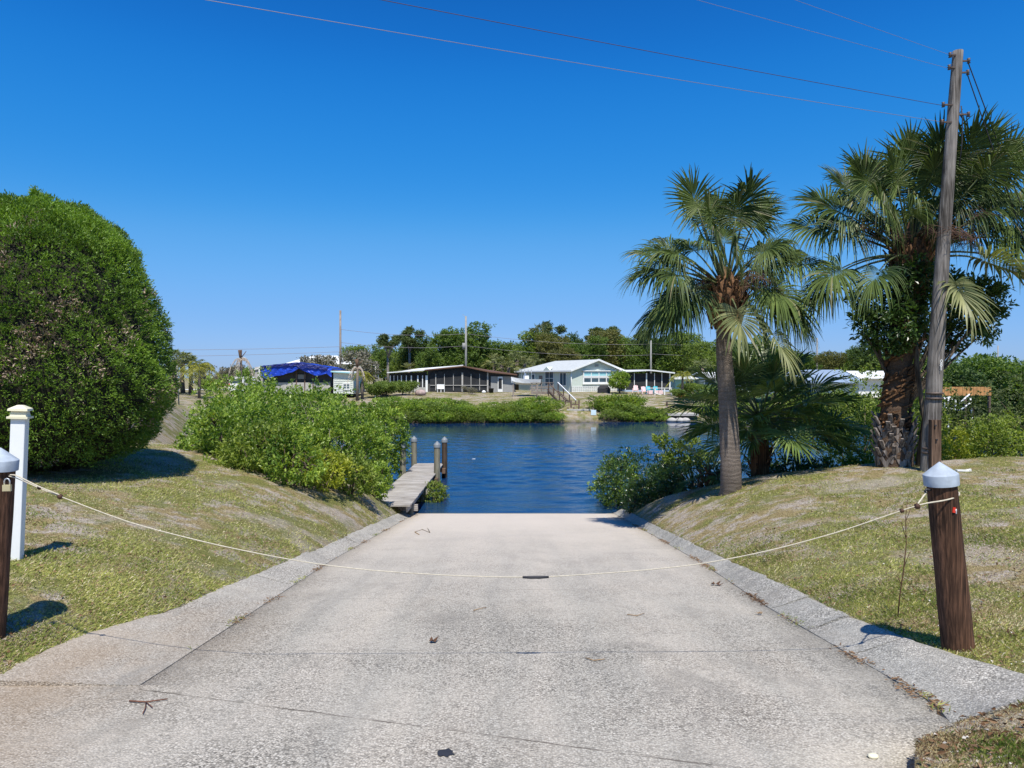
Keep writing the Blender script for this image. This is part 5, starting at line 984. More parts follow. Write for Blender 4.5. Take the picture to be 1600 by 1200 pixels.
# --- things on the far lawns and bank
def chair(px, py, D, m, label, rz=0, s=1.0):
    ox = xat(px, D); z0 = zat(py, D) - .0; root = empty('lawn_chair', (ox, D, z0), rz, label, 'chair', 'lawn chairs by the screened porch'); root.scale = (s, s, s)
    mb = MB()
    for k in range(5): t = (k - 2) * .11; mb.box((t, .32, .62), (.095, .03, .72 - abs(k - 2) * .05), (-.35, 0, 0))
    mb.build('backrest', m, root); mb = MB(); [mb.box((0, -.3 + k * .12, .36 - k * .015), (.54, .1, .03)) for k in range(5)]; mb.build('seat', m, root)
    for sx in (-1, 1):
        MB().box((sx * .34, -.02, .56), (.12, .74, .03)).build('armrest', m, root)
        MB().bar((sx * .33, -.36, 0), (sx * .33, -.32, .55), .09, .03).build('leg', m, root); MB().bar((sx * .33, .62, 0), (sx * .33, -.25, .38), .03, .1).build('leg', m, root)
dk = 86.5; dzk = zat(615.5, dk)
chair(993, 614, 88.5, M_PINK, 'pink slatted lawn chair standing alone nearest the round green tree', -.2)
chair(1006.5, 616, dk + .6, M_PINK, 'pink slatted lawn chair at the left end of the raised deck', .1)
chair(1013.5, 615.5, dk + 1.6, M_TEALC, 'turquoise lawn chair on the deck, the left one of the two', 0)
chair(1025, 615.5, dk + 1.6, M_TEALC, 'turquoise lawn chair on the deck, the right one of the two', 0)
ox = xat(1026, dk); z0 = GZ(ox, dk); root = empty('raised_deck', (ox, dk, z0), 0, 'raised grey deck with white railings in front of the screened porch', 'deck'); hD = dzk - z0; hwD = (xat(1049, dk) - xat(1003, dk)) / 2
MB().box((0, 1.2, hD - .06), (hwD * 2, 3.0, .10)).build('decking', M_OLDWOOD, root)
for px in (1022.5, 1037.5, 1048): MB().box((xat(px, dk) - ox, -.32, (hD + .75) / 2 - .1), (.13, .13, hD + .95)).build('deck_post', M_TRIM, root)
mb = MB(); mb.box(((xat(1010, dk) + xat(1049, dk)) / 2 - ox, -.34, hD + .72), (xat(1049, dk) - xat(1010, dk), .16, .07)); mb.bar((xat(1022, dk) - ox, -.42, .25), (xat(1037, dk) - ox, -.42, hD - .25), .04, .1); mb.build('rail', M_TRIM, root)
for px in (1016, 1025, 1032): MB().box((xat(px, dk) - ox, -.1, hD + .22), (.5, .4, .44)).build('box_seat', M_PINK, root)
# covered grill
D = 90.; ox = xat(943.5, D); root = empty('covered_grill', (ox, D, GZ(ox, D)), 0, 'barbecue under a black cover before the lattice of the pale green house', 'grill')
mb = MB(); mb.add([(-.78, -.35, 0), (.78, -.35, 0), (.78, .35, 0), (-.78, .35, 0), (-.8, -.36, .55), (.8, -.36, .55), (.8, .36, .55), (-.8, .36, .55), (-.42, -.25, .98), (.36, -.25, 1.0), (.36, .25, 1.0), (-.42, .25, .98)], [(0, 1, 5, 4), (1, 2, 6, 5), (2, 3, 7, 6), (3, 0, 4, 7), (4, 5, 9, 8), (5, 6, 10, 9), (6, 7, 11, 10), (7, 4, 8, 11), (8, 9, 10, 11)]); o = mb.build('grill_cover', M_BLACK, root); bv = o.modifiers.new('b', 'BEVEL'); bv.width = .06; bv.segments = 2
# boat on its lift
D = 83.; ox = xat(822, D); zb = zat(600, D); gl = GZ(ox, D); root = empty('motor_boat', (ox, D, zb), math.radians(200), 'small white motor boat with a canopy and black outboard, raised on a lift', 'boat')
st = [(-1.6, .72, .0, .55), (-.6, .78, -.02, .55), (.5, .70, .0, .60), (1.3, .42, .10, .70), (1.85, .06, .30, .82)]; mb = MB(); vs = []
for x, w_, zl, zh in st: vs += [(x, -w_, zh), (x, -w_ * .8, zl + .1), (x, 0, zl - .1), (x, w_ * .8, zl + .1), (x, w_, zh), (x, w_ * .85, zh - .08), (x, 0, zh - .12), (x, -w_ * .85, zh - .08)]
n = 8; mb.add(vs, [(i * n + k, i * n + (k + 1) % n, (i + 1) * n + (k + 1) % n, (i + 1) * n + k) for i in range(4) for k in range(n)] + [tuple(range(n)), tuple(4 * n + k for k in range(n))], 0, False); mb.build('hull', M_HULL, root)
mb = MB(); mb.box((.0, 0, .75), (.5, .5, .5)); mb.box((.12, 0, 1.1), (.05, .5, .3), (0, -.3, 0)); mb.build('console', M_HULL, root); MB().box((-.1, 0, 1.72), (1.5, 1.25, .06)).build('canopy', M_HULL, root)
mb = MB(); [mb.tube([(x, y, .5), (x * .9, y, 1.7)], .025, 6) for x in (-.5, .4) for y in (-.5, .5)]; mb.build('canopy_frame', M_STEEL, root)
mb = MB(); mb.box((-1.85, 0, .78), (.34, .3, .42)); mb.box((-1.85, 0, .3), (.16, .12, .7)); mb.box((-1.9, 0, -.1), (.3, .05, .12)); mb.build('outboard_motor', M_BLACK, root)
lift = empty('boat_lift', (ox, D, gl), 0, 'pale timber lift frame under the small white boat', 'boat lift')
for sx in (-1.5, 1.3):
    for sy in (-.8, .8): MB().box((sx, sy, .6), (.14, .14, 1.3 + .3)).build('lift_post', M_OLDWOOD, lift)
    MB().box((sx, 0, zb - gl - .22), (.12, 1.5, .12)).build('cradle_beam', M_OLDWOOD, lift)
# timber landing, stairs and small dock
D = 79.; ox = xat(848, D); z0 = GZ(ox, D); root = empty('timber_landing', (ox, D, z0), 0, 'old grey timber landing with a bench rail at the top of the bank stairs', 'landing'); zt = zat(609, D) - z0
MB().box((0, .8, zt), (2.9, 2.2, .12)).build('decking', M_OLDWOOD, root)
for px in (831, 838, 846, 856, 864): MB().box((xat(px, D) - ox, -.28, zt + .22), (.1, .1, 1.1)).build('rail_post', M_OLDWOOD, root)
mb = MB(); mb.box((-.1, -.3, zt + .78), (2.6, .18, .06)); mb.box((-.1, -.3, zt + .3), (2.6, .05, .12)); mb.build('rail', M_OLDWOOD, root); MB().box((0, -.32, zt - .32), (2.6, .08, .3)).build('fascia', M_OLDWOOD, root)
A = at(864, 611, 78.5); B = at(892, 640, 73.); mid = (A + B) / 2; root = empty('bank_stairs', mid, 0, 'wooden stairs with a pale handrail running down the bank to the small dock', 'stairs'); L2 = B - A; sd_ = Vector((.9, .35, 0)) * .6
mb = MB()
for sg in (-1, 1): mb.bar(A - mid + sd_ * sg, B - mid + sd_ * sg, .08, .24)
mb.build('stringer', M_BRWOOD, root)
mb = MB(); [mb.box(A - mid + L2 * (k + .5) / 12 + Vector((0, 0, .1)), (1.15, .32, .05), (0, 0, .37)) for k in range(12)]; mb.build('treads', M_OLDWOOD, root)
up = Vector((0, 0, .95)); MB().bar(A - mid + sd_ + up, B - mid + sd_ + up, .09, .09).build('handrail', M_TRIM, root); MB().bar(A - mid - sd_ + up, B - mid - sd_ + up, .07, .07).build('handrail', M_BRWOOD, root)
for u in (.02, .33, .66, .98):
    for sg in (-1, 1): p_ = A - mid + L2 * u + sd_ * sg; MB().bar(p_ + Vector((0, 0, -.5)), p_ + up, .12).build('rail_post', M_BRWOOD, root)
D = 70.; ox = xat(906, D); zt = zat(640.5, D); root = empty('small_dock', (ox, D, zt), 0, 'small pale dock at the foot of the bank stairs across the canal', 'dock')
MB().box((-.05, .9, 0), (xat(925, D) - xat(886, D), 2.2, .14)).build('decking', M_CEM, root); MB().box((.25, -.2, zat(649, D) - zt), (xat(923, D) - xat(897, D), .5, .16)).build('lower_walkway', M_CEM, root)
for px in (888, 897, 905): MB().box((xat(px, D) - ox, .4, -.7), (.15, .15, 1.9)).build('support_post', M_BRWOOD, root)
for px in (893.5, 906): MB().box((xat(px, D) - ox, .9, .45), (.14, .14, .95)).build('rail_post', M_BRWOOD, root)
MB().box((xat(899.5, D) - ox, .9, .5), (.8, .06, .1)).build('rail', M_BRWOOD, root)
D = 69.; ox = xat(927, D); root = empty('sign_post', (ox, D, WZ - .5), 0, 'blank white and pale blue board on a post standing in the far water', 'sign'); zs = zat(644.5, D) - WZ + .5
MB().box((0, 0, zs / 2 + .1), (.15, .12, zs + .6)).build('post_shaft', M_OLDWOOD, root); MB().box((.02, -.09, zs), (.50, .05, .50)).build('board', plain('pale_blue_board', (.62, .76, .82), .5, .12, 1.2), root)
p_ = on(1042.3, 72.5); rough_post('short_piling', p_, (p_.x, p_.y, zat(628, 72.5)), .12, .11, M_BRWOOD, None, 'short brown piling on the far bank below the raised deck', 'piling', n=10, seed=8)
D = 69.; xa, xb = xat(1044, D), xat(1092, D); root = empty('seawall', ((xa + xb) / 2, D, WZ), 0, 'broken concrete seawall slab on the far bank below the orange plant', 'seawall'); mb = MB(); hh = zat(646, D) - WZ; mb.box((0, 1.2, hh - .1), (xb - xa, 2.4, .2), (.03, 0, 0)); mb.build('cap_slab', M_CEM, root); MB().box((.1, .6, hh / 2 - .2), (xb - xa - .3, .5, hh - .2)).build('wall_face', M_DKWALL, root)
for i, px in enumerate((1050, 1062, 1071)):
    rd = random.Random(i); MB().lathe([(.05, -.2), (.42, -.05), (.5, .12), (.3, .3), (.05, .36)], 9, jit=.15).build('rock', M_CEM, None, ['dark rock at the waterline left of the seawall', 'angular rock in the middle below the seawall slab', 'rounded rock at the right below the seawall slab'][i], 'rock', 'rocks below the seawall').location = (xat(px, 68.3), 68.3, WZ + .05)
# house-side clutter
p_ = on(657, 84, .28); MB().lathe([(.05, -.3), (.55, -.25), (.72, .0), (.55, .3), (.1, .42)], 12, jit=.08).build('boulder', plain('pink_grey_stone', (.36, .27, .25), .9, .3, 3), None, 'pinkish boulder on the lawn before the white lean-to roof', 'boulder').location = p_
for i, (px, lab) in enumerate(((686, 'white garden chair inside the screened porch, the left one'), (691.5, 'white garden chair inside the screened porch, the right one'))):
    p_ = on(px, 88.6); root = empty('garden_chair', p_, .2, lab, 'chair', 'white chairs by the dark screened house'); MB().box((0, 0, .42), (.5, .5, .05)).build('seat', M_TRIM, root); MB().box((0, .24, .7), (.5, .05, .55)).build('backrest', M_TRIM, root)
    for sx in (-.2, .2):
        for sy in (-.2, .2): MB().box((sx, sy, .2), (.05, .05, .42)).build('leg', M_TRIM, root)
p_ = on(767.5, 88.8, .28); MB().lathe([(.05, -.28), (.26, -.28), (.32, .28), (.34, .3), (.05, .31)], 10).build('dark_bin', M_BLACK, None, 'black tub on the lawn at the corner of the dark screened house', 'bin').location = p_
p_ = on(756, 88.4, .12); MB().lathe([(.05, -.15), (.24, -.1), (.28, .05), (.12, .2), (.02, .22)], 10, jit=.08).build('white_rock', M_TRIM, None, 'white rock in the grass before the dark screened porch', 'rock').location = p_
# street lamp on the roof line and mailbox, pole, van at the left
D = 60.; b_ = on(279.5, D); root = empty('lamp_pole', b_, 0, 'thin leaning pale pole on the far left lawn', 'pole'); MB().tube([(0, 0, -.2), Vector(at(276.5, 571, D)) - b_], [.06, .045], 8).build('pole_shaft', M_CONCPOLE, root)
D = 93.; b_ = on(300, D); root = empty('mailbox', b_, 0, 'pale blue mailbox beside the far road at the left', 'mailbox'); MB().box((0, 0, .5), (.12, .12, 1.0)).build('post_shaft', M_TRIM, root); MB().tube([(0, -.25, 1.15), (0, .25, 1.15)], .22, 10).build('box_body', M_LBLUE, root)
D = 84.; b_ = on(369, D); root = empty('parked_van', b_, -.15, 'white van parked behind the mangroves left of the tarpaulin house', 'van'); s_ = .9
body = [(-.95, .3), (.95, .3), (.97, 1.1), (.82, 1.75), (.7, 1.95), (-.7, 1.95), (-.82, 1.75), (-.97, 1.1)]
mb = MB(); mb.prism(body, 0, 4.6); mb.build('body', M_HULL, root); MB().add([(-.74, -.02, 1.18), (.74, -.02, 1.18), (.66, -.02, 1.68), (-.66, -.02, 1.68)], [(0, 1, 2, 3)]).build('rear_window', M_GLASS, root)
for sx in (-.97, .97):
    for y_ in (.9, 3.7): w_ = MB().tube([(sx - .1, y_, .34), (sx + .1, y_, .34)], .34, 16).build('wheel', M_BLACK, root); MB().tube([(sx - .115, y_, .34), (sx + .115, y_, .34)], .17, 10).build('rim', M_STEEL, w_)
for sx in (-.85, .85): MB().box((sx, -.02, 1.0), (.14, .04, .3)).build('tail_light', M_RED, root)
# orange board fence and pipe frame at the right, dark fence
D = 42.; xa, xb = xat(1470, D), xat(1549, D); z0 = -2.2; root = empty('orange_panel', ((xa + xb) / 2, D, z0), 0, 'orange brown board panel above the bushes at the right', 'panel'); zt = zat(604.5, D) - z0; zb_ = zat(618, D) - z0
mb = MB(); nb = 14
for k in range(nb): mb.box((xa + (xb - xa) * (k + .5) / nb - (xa + xb) / 2, 0, (zt + zb_) / 2), ((xb - xa) / nb - .015, .03, zt - zb_))
mb.build('boards', M_ORANGE, root); [MB().box((s * (xb - xa) / 2.1, .08, zt / 2), (.12, .12, zt)).build('panel_post', M_BRWOOD, root) for s in (-1, 0, 1)]
D = 30.; ox = xat(1498, D); z0 = -2.8; root = empty('dock_ladder_frame', (ox, D, z0), 0, 'white aluminium pipe frame of a dock lift among the right bushes', 'dock frame'); F_ = lambda px, py: at(px, py, D) - Vector((ox, D, z0))
for seg in [((1476, 620), (1476, 640)), ((1482, 619), (1482, 646)), ((1487, 619), (1488, 634)), ((1493, 625), (1493, 641)), ((1516, 622), (1519, 652)), ((1474, 637), (1500, 641)), ((1500, 641), (1519, 628)), ((1497, 632), (1515, 616)), ((1474, 622), (1488, 620)), ((1482, 646), (1482, 700)), ((1519, 650), (1519, 705))]: MB().tube([F_(*seg[0]), F_(*seg[1])], .035, 6).build('pipe', M_HULL, root)
D = 62.; xa, xb = xat(1540, D), xat(1640, D); z0 = GZ(xa, D); z0 = -.6; root = empty('board_fence', ((xa + xb) / 2, D, z0), 0, 'dark brown board fence beyond the bushes at the right edge', 'fence'); mb = MB(); nb = 36; zt = zat(598, D) - z0
for k in range(nb): mb.box((xa + (xb - xa) * (k + .5) / nb - (xa + xb) / 2, 0, zt / 2 - .6), ((xb - xa) / nb - .02, .03, zt + 1.2 + .04 * (k % 2)))
mb.build('boards', M_BRWOOD, root); MB().box((0, .05, zt * .8), (xb - xa, .05, .1)).build('rail', M_BRWOOD, root)

# --- distant poles and their lines
def far_pole(px, py_top, D, m, r, label, arm=False, can=False):
    x = xat(px, D); z0 = GZ(x, D); root = empty('utility_pole', (x, D, z0), 0, label, 'utility pole'); hh = zat(py_top, D) - z0; MB().tube([(0, 0, -.3), (0, 0, hh)], [r, r * .7], 10).build('pole_shaft', m, root)
    if can: MB().tube([(-.3, -.15, hh * .55), (-.3, -.15, hh * .55 + .95)], .24, 12).build('transformer', M_CONCPOLE, root); MB().bar((0, 0, hh - .1), (-.5, 0, hh + .25), .06).build('bracket', M_STEEL, root)
    if arm: MB().box((0, -.1, hh - .5), (1.6, .1, .12)).build('crossarm', M_BRWOOD, root)
    return Vector((x, D, z0 + hh))
T1 = far_pole(532, 485, 98, M_OLDWOOD, .19, 'brown wooden utility pole rising behind the white shed'); T2 = far_pole(728, 494, 106, M_CONCPOLE, .19, 'pale utility pole with a transformer behind the dark screened house', can=True)
T3 = far_pole(1276.5, 528, 120, M_CONCPOLE, .16, 'slim pale pole behind the house with the blue grey roof'); T4 = far_pole(1017, 532, 118, M_CONCPOLE, .17, 'pale pole among the trees behind the screened porch'); T5 = far_pole(1559, 540, 110, M_CONCPOLE, .12, 'thin pole above the trees near the right edge')
def farwire(a, b, sag, label, r=.022): MB().tube([a.lerp(b, i / 16) - Vector((0, 0, sag * 4 * (i / 16) * (1 - i / 16))) for i in range(17)], r, 4, cap=False).build('overhead_wire', M_WIRE, None, label, 'wire', 'distant overhead wires')
V3 = lambda z: Vector((0, 0, -z))
Lft = Vector((-95, 92, 6.4))
farwire(Lft + V3(0), T1 + V3(5.0), .8, 'upper distant wire leaving the brown pole to the left'); farwire(Lft + V3(1.2), T1 + V3(5.7), .8, 'lower distant wire leaving the brown pole to the left')
for z_, lab in ((2.6, 'top distant wire between the brown pole and the transformer pole'), (4.4, 'bottom distant wire between the brown pole and the transformer pole')): farwire(T1 + V3(z_), T2 + V3(z_), .5, lab)
for z_, lab in ((2.6, 'top distant wire right of the transformer pole'), (4.4, 'bottom distant wire right of the transformer pole')): farwire(T2 + V3(z_), T4 + V3(z_ - 2.0), .6, lab)
for z_, lab in ((.5, 'top distant wire right of the pole behind the porch'), (2.2, 'bottom distant wire right of the pole behind the porch')): farwire(T4 + V3(z_), T3 + V3(z_), .6, lab)

# ---------------------------------------------------------------- far vegetation
L_FOAK = leafmat('oak_leaf', (.032, .07, .018), (.085, .155, .032), (.20, .28, .06), .35, .6); L_FLIGHT = leafmat('light_tree_leaf', (.06, .105, .024), (.14, .21, .042), (.27, .34, .085), .35, .6); L_FDARK = leafmat('dark_tree_leaf', (.018, .045, .014), (.05, .095, .025), (.12, .18, .045), .25, .6)
L_FPINE = leafmat('pine_needles', (.03, .055, .018), (.07, .11, .03), (.15, .19, .06), .2, .7); L_FBRONZE = leafmat('bronze_tree_leaf', (.07, .08, .025), (.14, .15, .045), (.24, .23, .08), .3, .6); L_FGREY = leafmat('grey_scrub_leaf', (.09, .085, .07), (.17, .16, .12), (.28, .26, .2), .2, .8)
L_FPALM = leafmat('far_palm_blade', (.06, .075, .03), (.15, .17, .06), (.32, .32, .13), .25, .5)
def tree_proto(kind, seed, h=12., w=4.2, lm=L_FOAK, leaf=.36, n=1500, base=.2):
    rd = random.Random(seed); root = empty('tree', (0, 0, 0)); bl = []
    if kind == 'round':
        for k in range(10): a = rd.uniform(0, 6.3); q = rd.uniform(.1, .72); zf = rd.uniform(.35, .88); bl.append((math.cos(a) * w * q * (1.2 - zf * .5), math.sin(a) * w * q, h * zf, w * rd.uniform(.28, .5), w * rd.uniform(.28, .5), h * rd.uniform(.09, .15)))
        bl.append((0, 0, h * .5, w * .75, w * .75, h * .33))
    elif kind == 'pine':
        for k in range(7): a = rd.uniform(0, 6.3); q = rd.uniform(.2, .85); bl.append((math.cos(a) * w * q, math.sin(a) * w * q, h * rd.uniform(.72, .96), w * rd.uniform(.3, .45), w * .35, h * .05))
    elif kind == 'scrub':
        for k in range(8): a = rd.uniform(0, 6.3); q = rd.uniform(.2, .8); bl.append((math.cos(a) * w * q, math.sin(a) * w * q, h * rd.uniform(.25, .8), w * rd.uniform(.3, .5), w * rd.uniform(.3, .5), h * rd.uniform(.12, .25)))
    V, Q = leafy(bl, int(n * 1.3), 6, leaf, leaf * .66, seed, .3, 1.0, .75, .3); np_obj('crown', V, Q, lm, None, root)
    mb = MB(); hb = h * (.62 if kind == 'pine' else .3); mb.tube([(0, 0, -.3), (rd.uniform(-.2, .2), 0, hb * .5), (rd.uniform(-.3, .3), 0, hb)], [.3 if h > 6 else .12, .24 if h > 6 else .1, .18 if h > 6 else .08], 8); limbs(mb, (0, 0, hb * .9), [b[:3] for b in bl[:8]], .12 if h > 6 else .05, seed, 5); mb.build('trunk', M_GREYBARK if kind == 'pine' else M_BARK, root); return root
def put(proto, used, px, D, top, label, group, name=None, basez=None, wide=1.18):
    o = proto if proto.name not in used else copy_tree(proto); used.add(proto.name); x = xat(px, D); z0 = GZ(x, D) if basez is None else basez; hh = zat(top, D) - z0; k = hh / proto['h']; place(o, (x, D, z0), random.uniform(0, 6.28), (k * wide, k * wide, k), label, group); o['category'] = 'tree'
    if name: o.name = name
    return o
protos = {}
for key, args in dict(oak1=('round', 1, 12, 4.6, L_FOAK, .36, 2100), oak2=('round', 2, 12, 4.2, L_FOAK, .34, 2100), dark=('round', 3, 12, 4.0, L_FDARK, .34, 2100), light=('round', 4, 12, 4.4, L_FLIGHT, .36, 2000), bronze=('round', 5, 12, 3.8, L_FBRONZE, .32, 2000), pine1=('pine', 6, 12, 2.7, L_FPINE, .28, 700), pine2=('pine', 7, 12, 2.2, L_FPINE, .28, 560), scrub=('scrub', 8, 4, 3.2, L_FGREY, .22, 1100), bush=('scrub', 9, 4, 2.8, L_FLIGHT, .24, 1100)).items():
    p_ = tree_proto(*args[:2], h=args[2], w=args[3], lm=args[4], leaf=args[5], n=args[6]); p_['h'] = args[2] * 1.0; protos[key] = p_
random.seed(5); used = set()
def oakrow(items, group):
    for (k, px, D, top, lab) in items: put(protos[k], used, px, D, top, lab, group)
oakrow([('light', 560, 118, 536, 'light green tree just right of the brown pole'), ('oak2', 584, 124, 545, 'low oak behind the small open shelter'), ('dark', 655, 128, 520, 'dark tree left of the transformer pole, beneath the tall pine'), ('oak1', 690, 130, 505, 'tall oak directly left of the transformer pole'),
        ('oak2', 722, 126, 500, 'tallest oak directly behind the transformer pole'), ('oak1', 758, 132, 522, 'oak right of the transformer pole'), ('dark', 745, 138, 511, 'dark tree further back behind the transformer pole'), ('oak2', 670, 120, 540, 'oak behind the white lean-to roof'), ('light', 622, 132, 548, 'pale tree behind the dark house, below the leaning pine'),
        ('dark', 788, 136, 534, 'dark tree at the dip in the treeline'), ('light', 640, 140, 532, 'light tree below the tall bare pine')], 'trees behind the dark screened house')
oakrow([('light', 832, 128, 513, 'light green tree above the boat lift'), ('bronze', 862, 126, 516, 'bronze green tree above the left end of the pale green house'), ('oak1', 812, 134, 524, 'oak behind the row of short fan palms'), ('dark', 890, 132, 518, 'dark tree above the middle of the pale green house'), ('oak2', 915, 124, 524, 'oak above the gable of the pale green house'),
        ('bronze', 945, 128, 509, 'tall bronze green tree above the gable peak'), ('light', 965, 134, 520, 'light tree right of the gable peak'), ('oak1', 990, 128, 524, 'oak behind the screened porch'), ('dark', 1012, 132, 522, 'dark tree behind the pale pole by the porch'), ('oak2', 1040, 126, 516, 'oak behind the right end of the screened porch'),
        ('light', 1066, 124, 514, 'light green tree left of the slender palm crown'), ('bronze', 880, 118, 540, 'low bronze tree close behind the pale green roof'), ('dark', 850, 138, 519, 'dark tree in the back row above the boat')], 'trees behind the pale green house')
oakrow([('light', 1095, 118, 530, 'light tree left of the slender palm trunk'), ('oak1', 1124, 122, 522, 'oak hidden by the slender palm crown'), ('dark', 1158, 120, 526, 'dark tree right of the slender palm trunk'), ('oak2', 1190, 122, 520, 'oak above the long white roof'), ('light', 1222, 118, 540, 'light tree above the palmetto'), ('bronze', 1300, 116, 545, 'bronze tree behind the blue grey roof'),
        ('oak1', 1330, 118, 536, 'oak between the blue grey roof and the large palm'), ('dark', 1360, 112, 530, 'dark tree left of the large palm trunk'), ('oak2', 1262, 124, 552, 'low oak by the slim pale pole'), ('light', 1400, 110, 535, 'light tree right behind the large palm trunk'), ('oak1', 1440, 106, 545, 'oak behind the utility pole')], 'trees behind the right hand houses')
oakrow([('oak1', 1512, 56, 536, 'broad dark green tree right of the near utility pole'), ('dark', 1478, 54, 560, 'dark tree peeping between the near pole and the orange panel'), ('oak2', 1560, 58, 549, 'rounded tree above the dark board fence'), ('oak1', 1606, 57, 546, 'tree at the right photo edge above the fence'), ('light', 1545, 66, 553, 'lighter tree further behind the board fence')], 'trees beyond the right bushes')
oakrow([('pine1', 607, 118, 521, 'flat topped pine with a bare trunk, left of the treeline'), ('pine2', 640, 124, 508, 'slender tall pine left of the tallest oaks'), ('pine2', 857, 130, 500, 'thin pine tip above the boat'), ('pine1', 940, 136, 508, 'airy pine above the gable of the pale green house'), ('pine2', 1003, 130, 514, 'thin pine behind the screened porch')], 'pines in the treeline')
oakrow([('scrub', 345, 105, 563, 'grey leafless looking scrub at the far left'), ('scrub', 372, 110, 566, 'grey scrub behind the wilted palm'), ('scrub', 520, 92, 539, 'thin grey leaved tree in front of the brown pole'), ('bush', 330, 88, 588, 'green bush beside the yellow palm'), ('bush', 395, 104, 568, 'low green bush left of the tarpaulin house'), ('bush', 558, 84, 592, 'green bush under the dead hanging palm'), ('bush', 588, 80, 594, 'bush left of the dark screened house'),
        ('bush', 604, 82, 590, 'pale bush at the corner of the lean-to'), ('bush', 628, 84, 590, 'bush before the white lean-to'), ('bush', 1075, 86, 594, 'bush beside the teal house'), ('bush', 1100, 82, 596, 'bush left of the slender palm trunk across the canal'), ('bush', 1060, 80, 604, 'bush above the orange plant'), ('bush', 1084, 76, 612, 'bush above the seawall'), ('scrub', 733, 86, 602, 'dry tuft before the dark screened porch'),
        ('bush', 1160, 74, 606, 'far bank bush seen right of the slender palm trunk'), ('bush', 1240, 72, 604, 'far bank bush behind the palmetto, right part'), ('bush', 1300, 68, 598, 'far bank bush left of the large palm'), ('bush', 1205, 73, 610, 'far bank bush behind the middle of the palmetto'), ('bush', 1345, 66, 600, 'far bank bush by the large palm trunk'), ('bush', 1430, 64, 602, 'far bank bush behind the near utility pole')], 'shrubs around the far houses')
FILL = [(600, 700, 541, 'low back tree of the wood, left of the transformer pole'), (712, 800, 538, 'low back tree of the wood, right of the transformer pole'), (812, 905, 534, 'low back tree of the wood above the pale green roof'), (918, 1062, 534, 'low back tree of the wood above the screened porch'), (1076, 1240, 542, 'low back tree of the wood behind the slender palm'), (1252, 1460, 554, 'low back tree of the wood behind the large palm'), (1480, 1660, 562, 'low tree at the right edge of the photo')]
for a_, b_, top, lab in FILL:
    for i, px in enumerate(np.linspace(a_, b_, int((b_ - a_) / 20) + 1)): put(protos[['dark', 'oak1', 'light', 'oak2', 'bronze'][(i * 3 + a_) % 5]], used, float(px), 140 + (i * 7) % 12, top + random.uniform(-7, 8), ORD[i] + ' ' + lab, 'back row trees, ' + lab[26:], wide=1.5)
# citrus like round tree
x = xat(968, 88.5); z0 = GZ(x, 88.5); root = empty('citrus_tree', (x, 88.5, z0), 0, 'round bright green tree in front of the pale green house', 'tree')
V, Q = leafy([(0, 0, 1.75, 1.3, 1.2, 1.05), (-.55, -.2, 1.35, .8, .8, .6), (.5, .1, 2.1, .7, .7, .6), (.3, -.3, 1.3, .9, .8, .55)], 1000, 6, .2, .12, 31, .4, .9, .7, .2); np_obj('crown', V, Q, L_MANG, None, root); MB().tube([(0, 0, -.2), (.05, 0, 1.3)], [.1, .08], 8).build('trunk', M_BARK, root)
# orange spiky plant
x = xat(1066, 80); root = empty('croton_plant', (x, 80, GZ(x, 80)), 0, 'bright orange red spiky plant on the far bank', 'plant'); rg = np.random.default_rng(4); d = unit(rg.normal(size=(90, 3)) + np.array([0, -.2, .9])); V, Q = leaves(np.zeros((90, 3)) + rg.normal(size=(90, 3)) * .12 + np.array([0, 0, .2]), d, .85, .14, rg); np_obj('foliage', V, Q, leafmat('orange_leaf', (.35, .05, .01), (.60, .10, .02), (.70, .22, .05), .3), None, root)
x = xat(596, 84); root = empty('red_bush', (x, 84, GZ(x, 84)), 0, 'dark red leaved bush left of the dark screened house', 'plant'); V, Q = leafy([(0, 0, .7, .6, .5, .65), (.4, .1, .9, .4, .4, .5)], 260, 6, .2, .12, 4); np_obj('foliage', V, Q, leafmat('dark_red_leaf', (.08, .015, .02), (.18, .03, .04), (.30, .08, .07), .3), None, root)
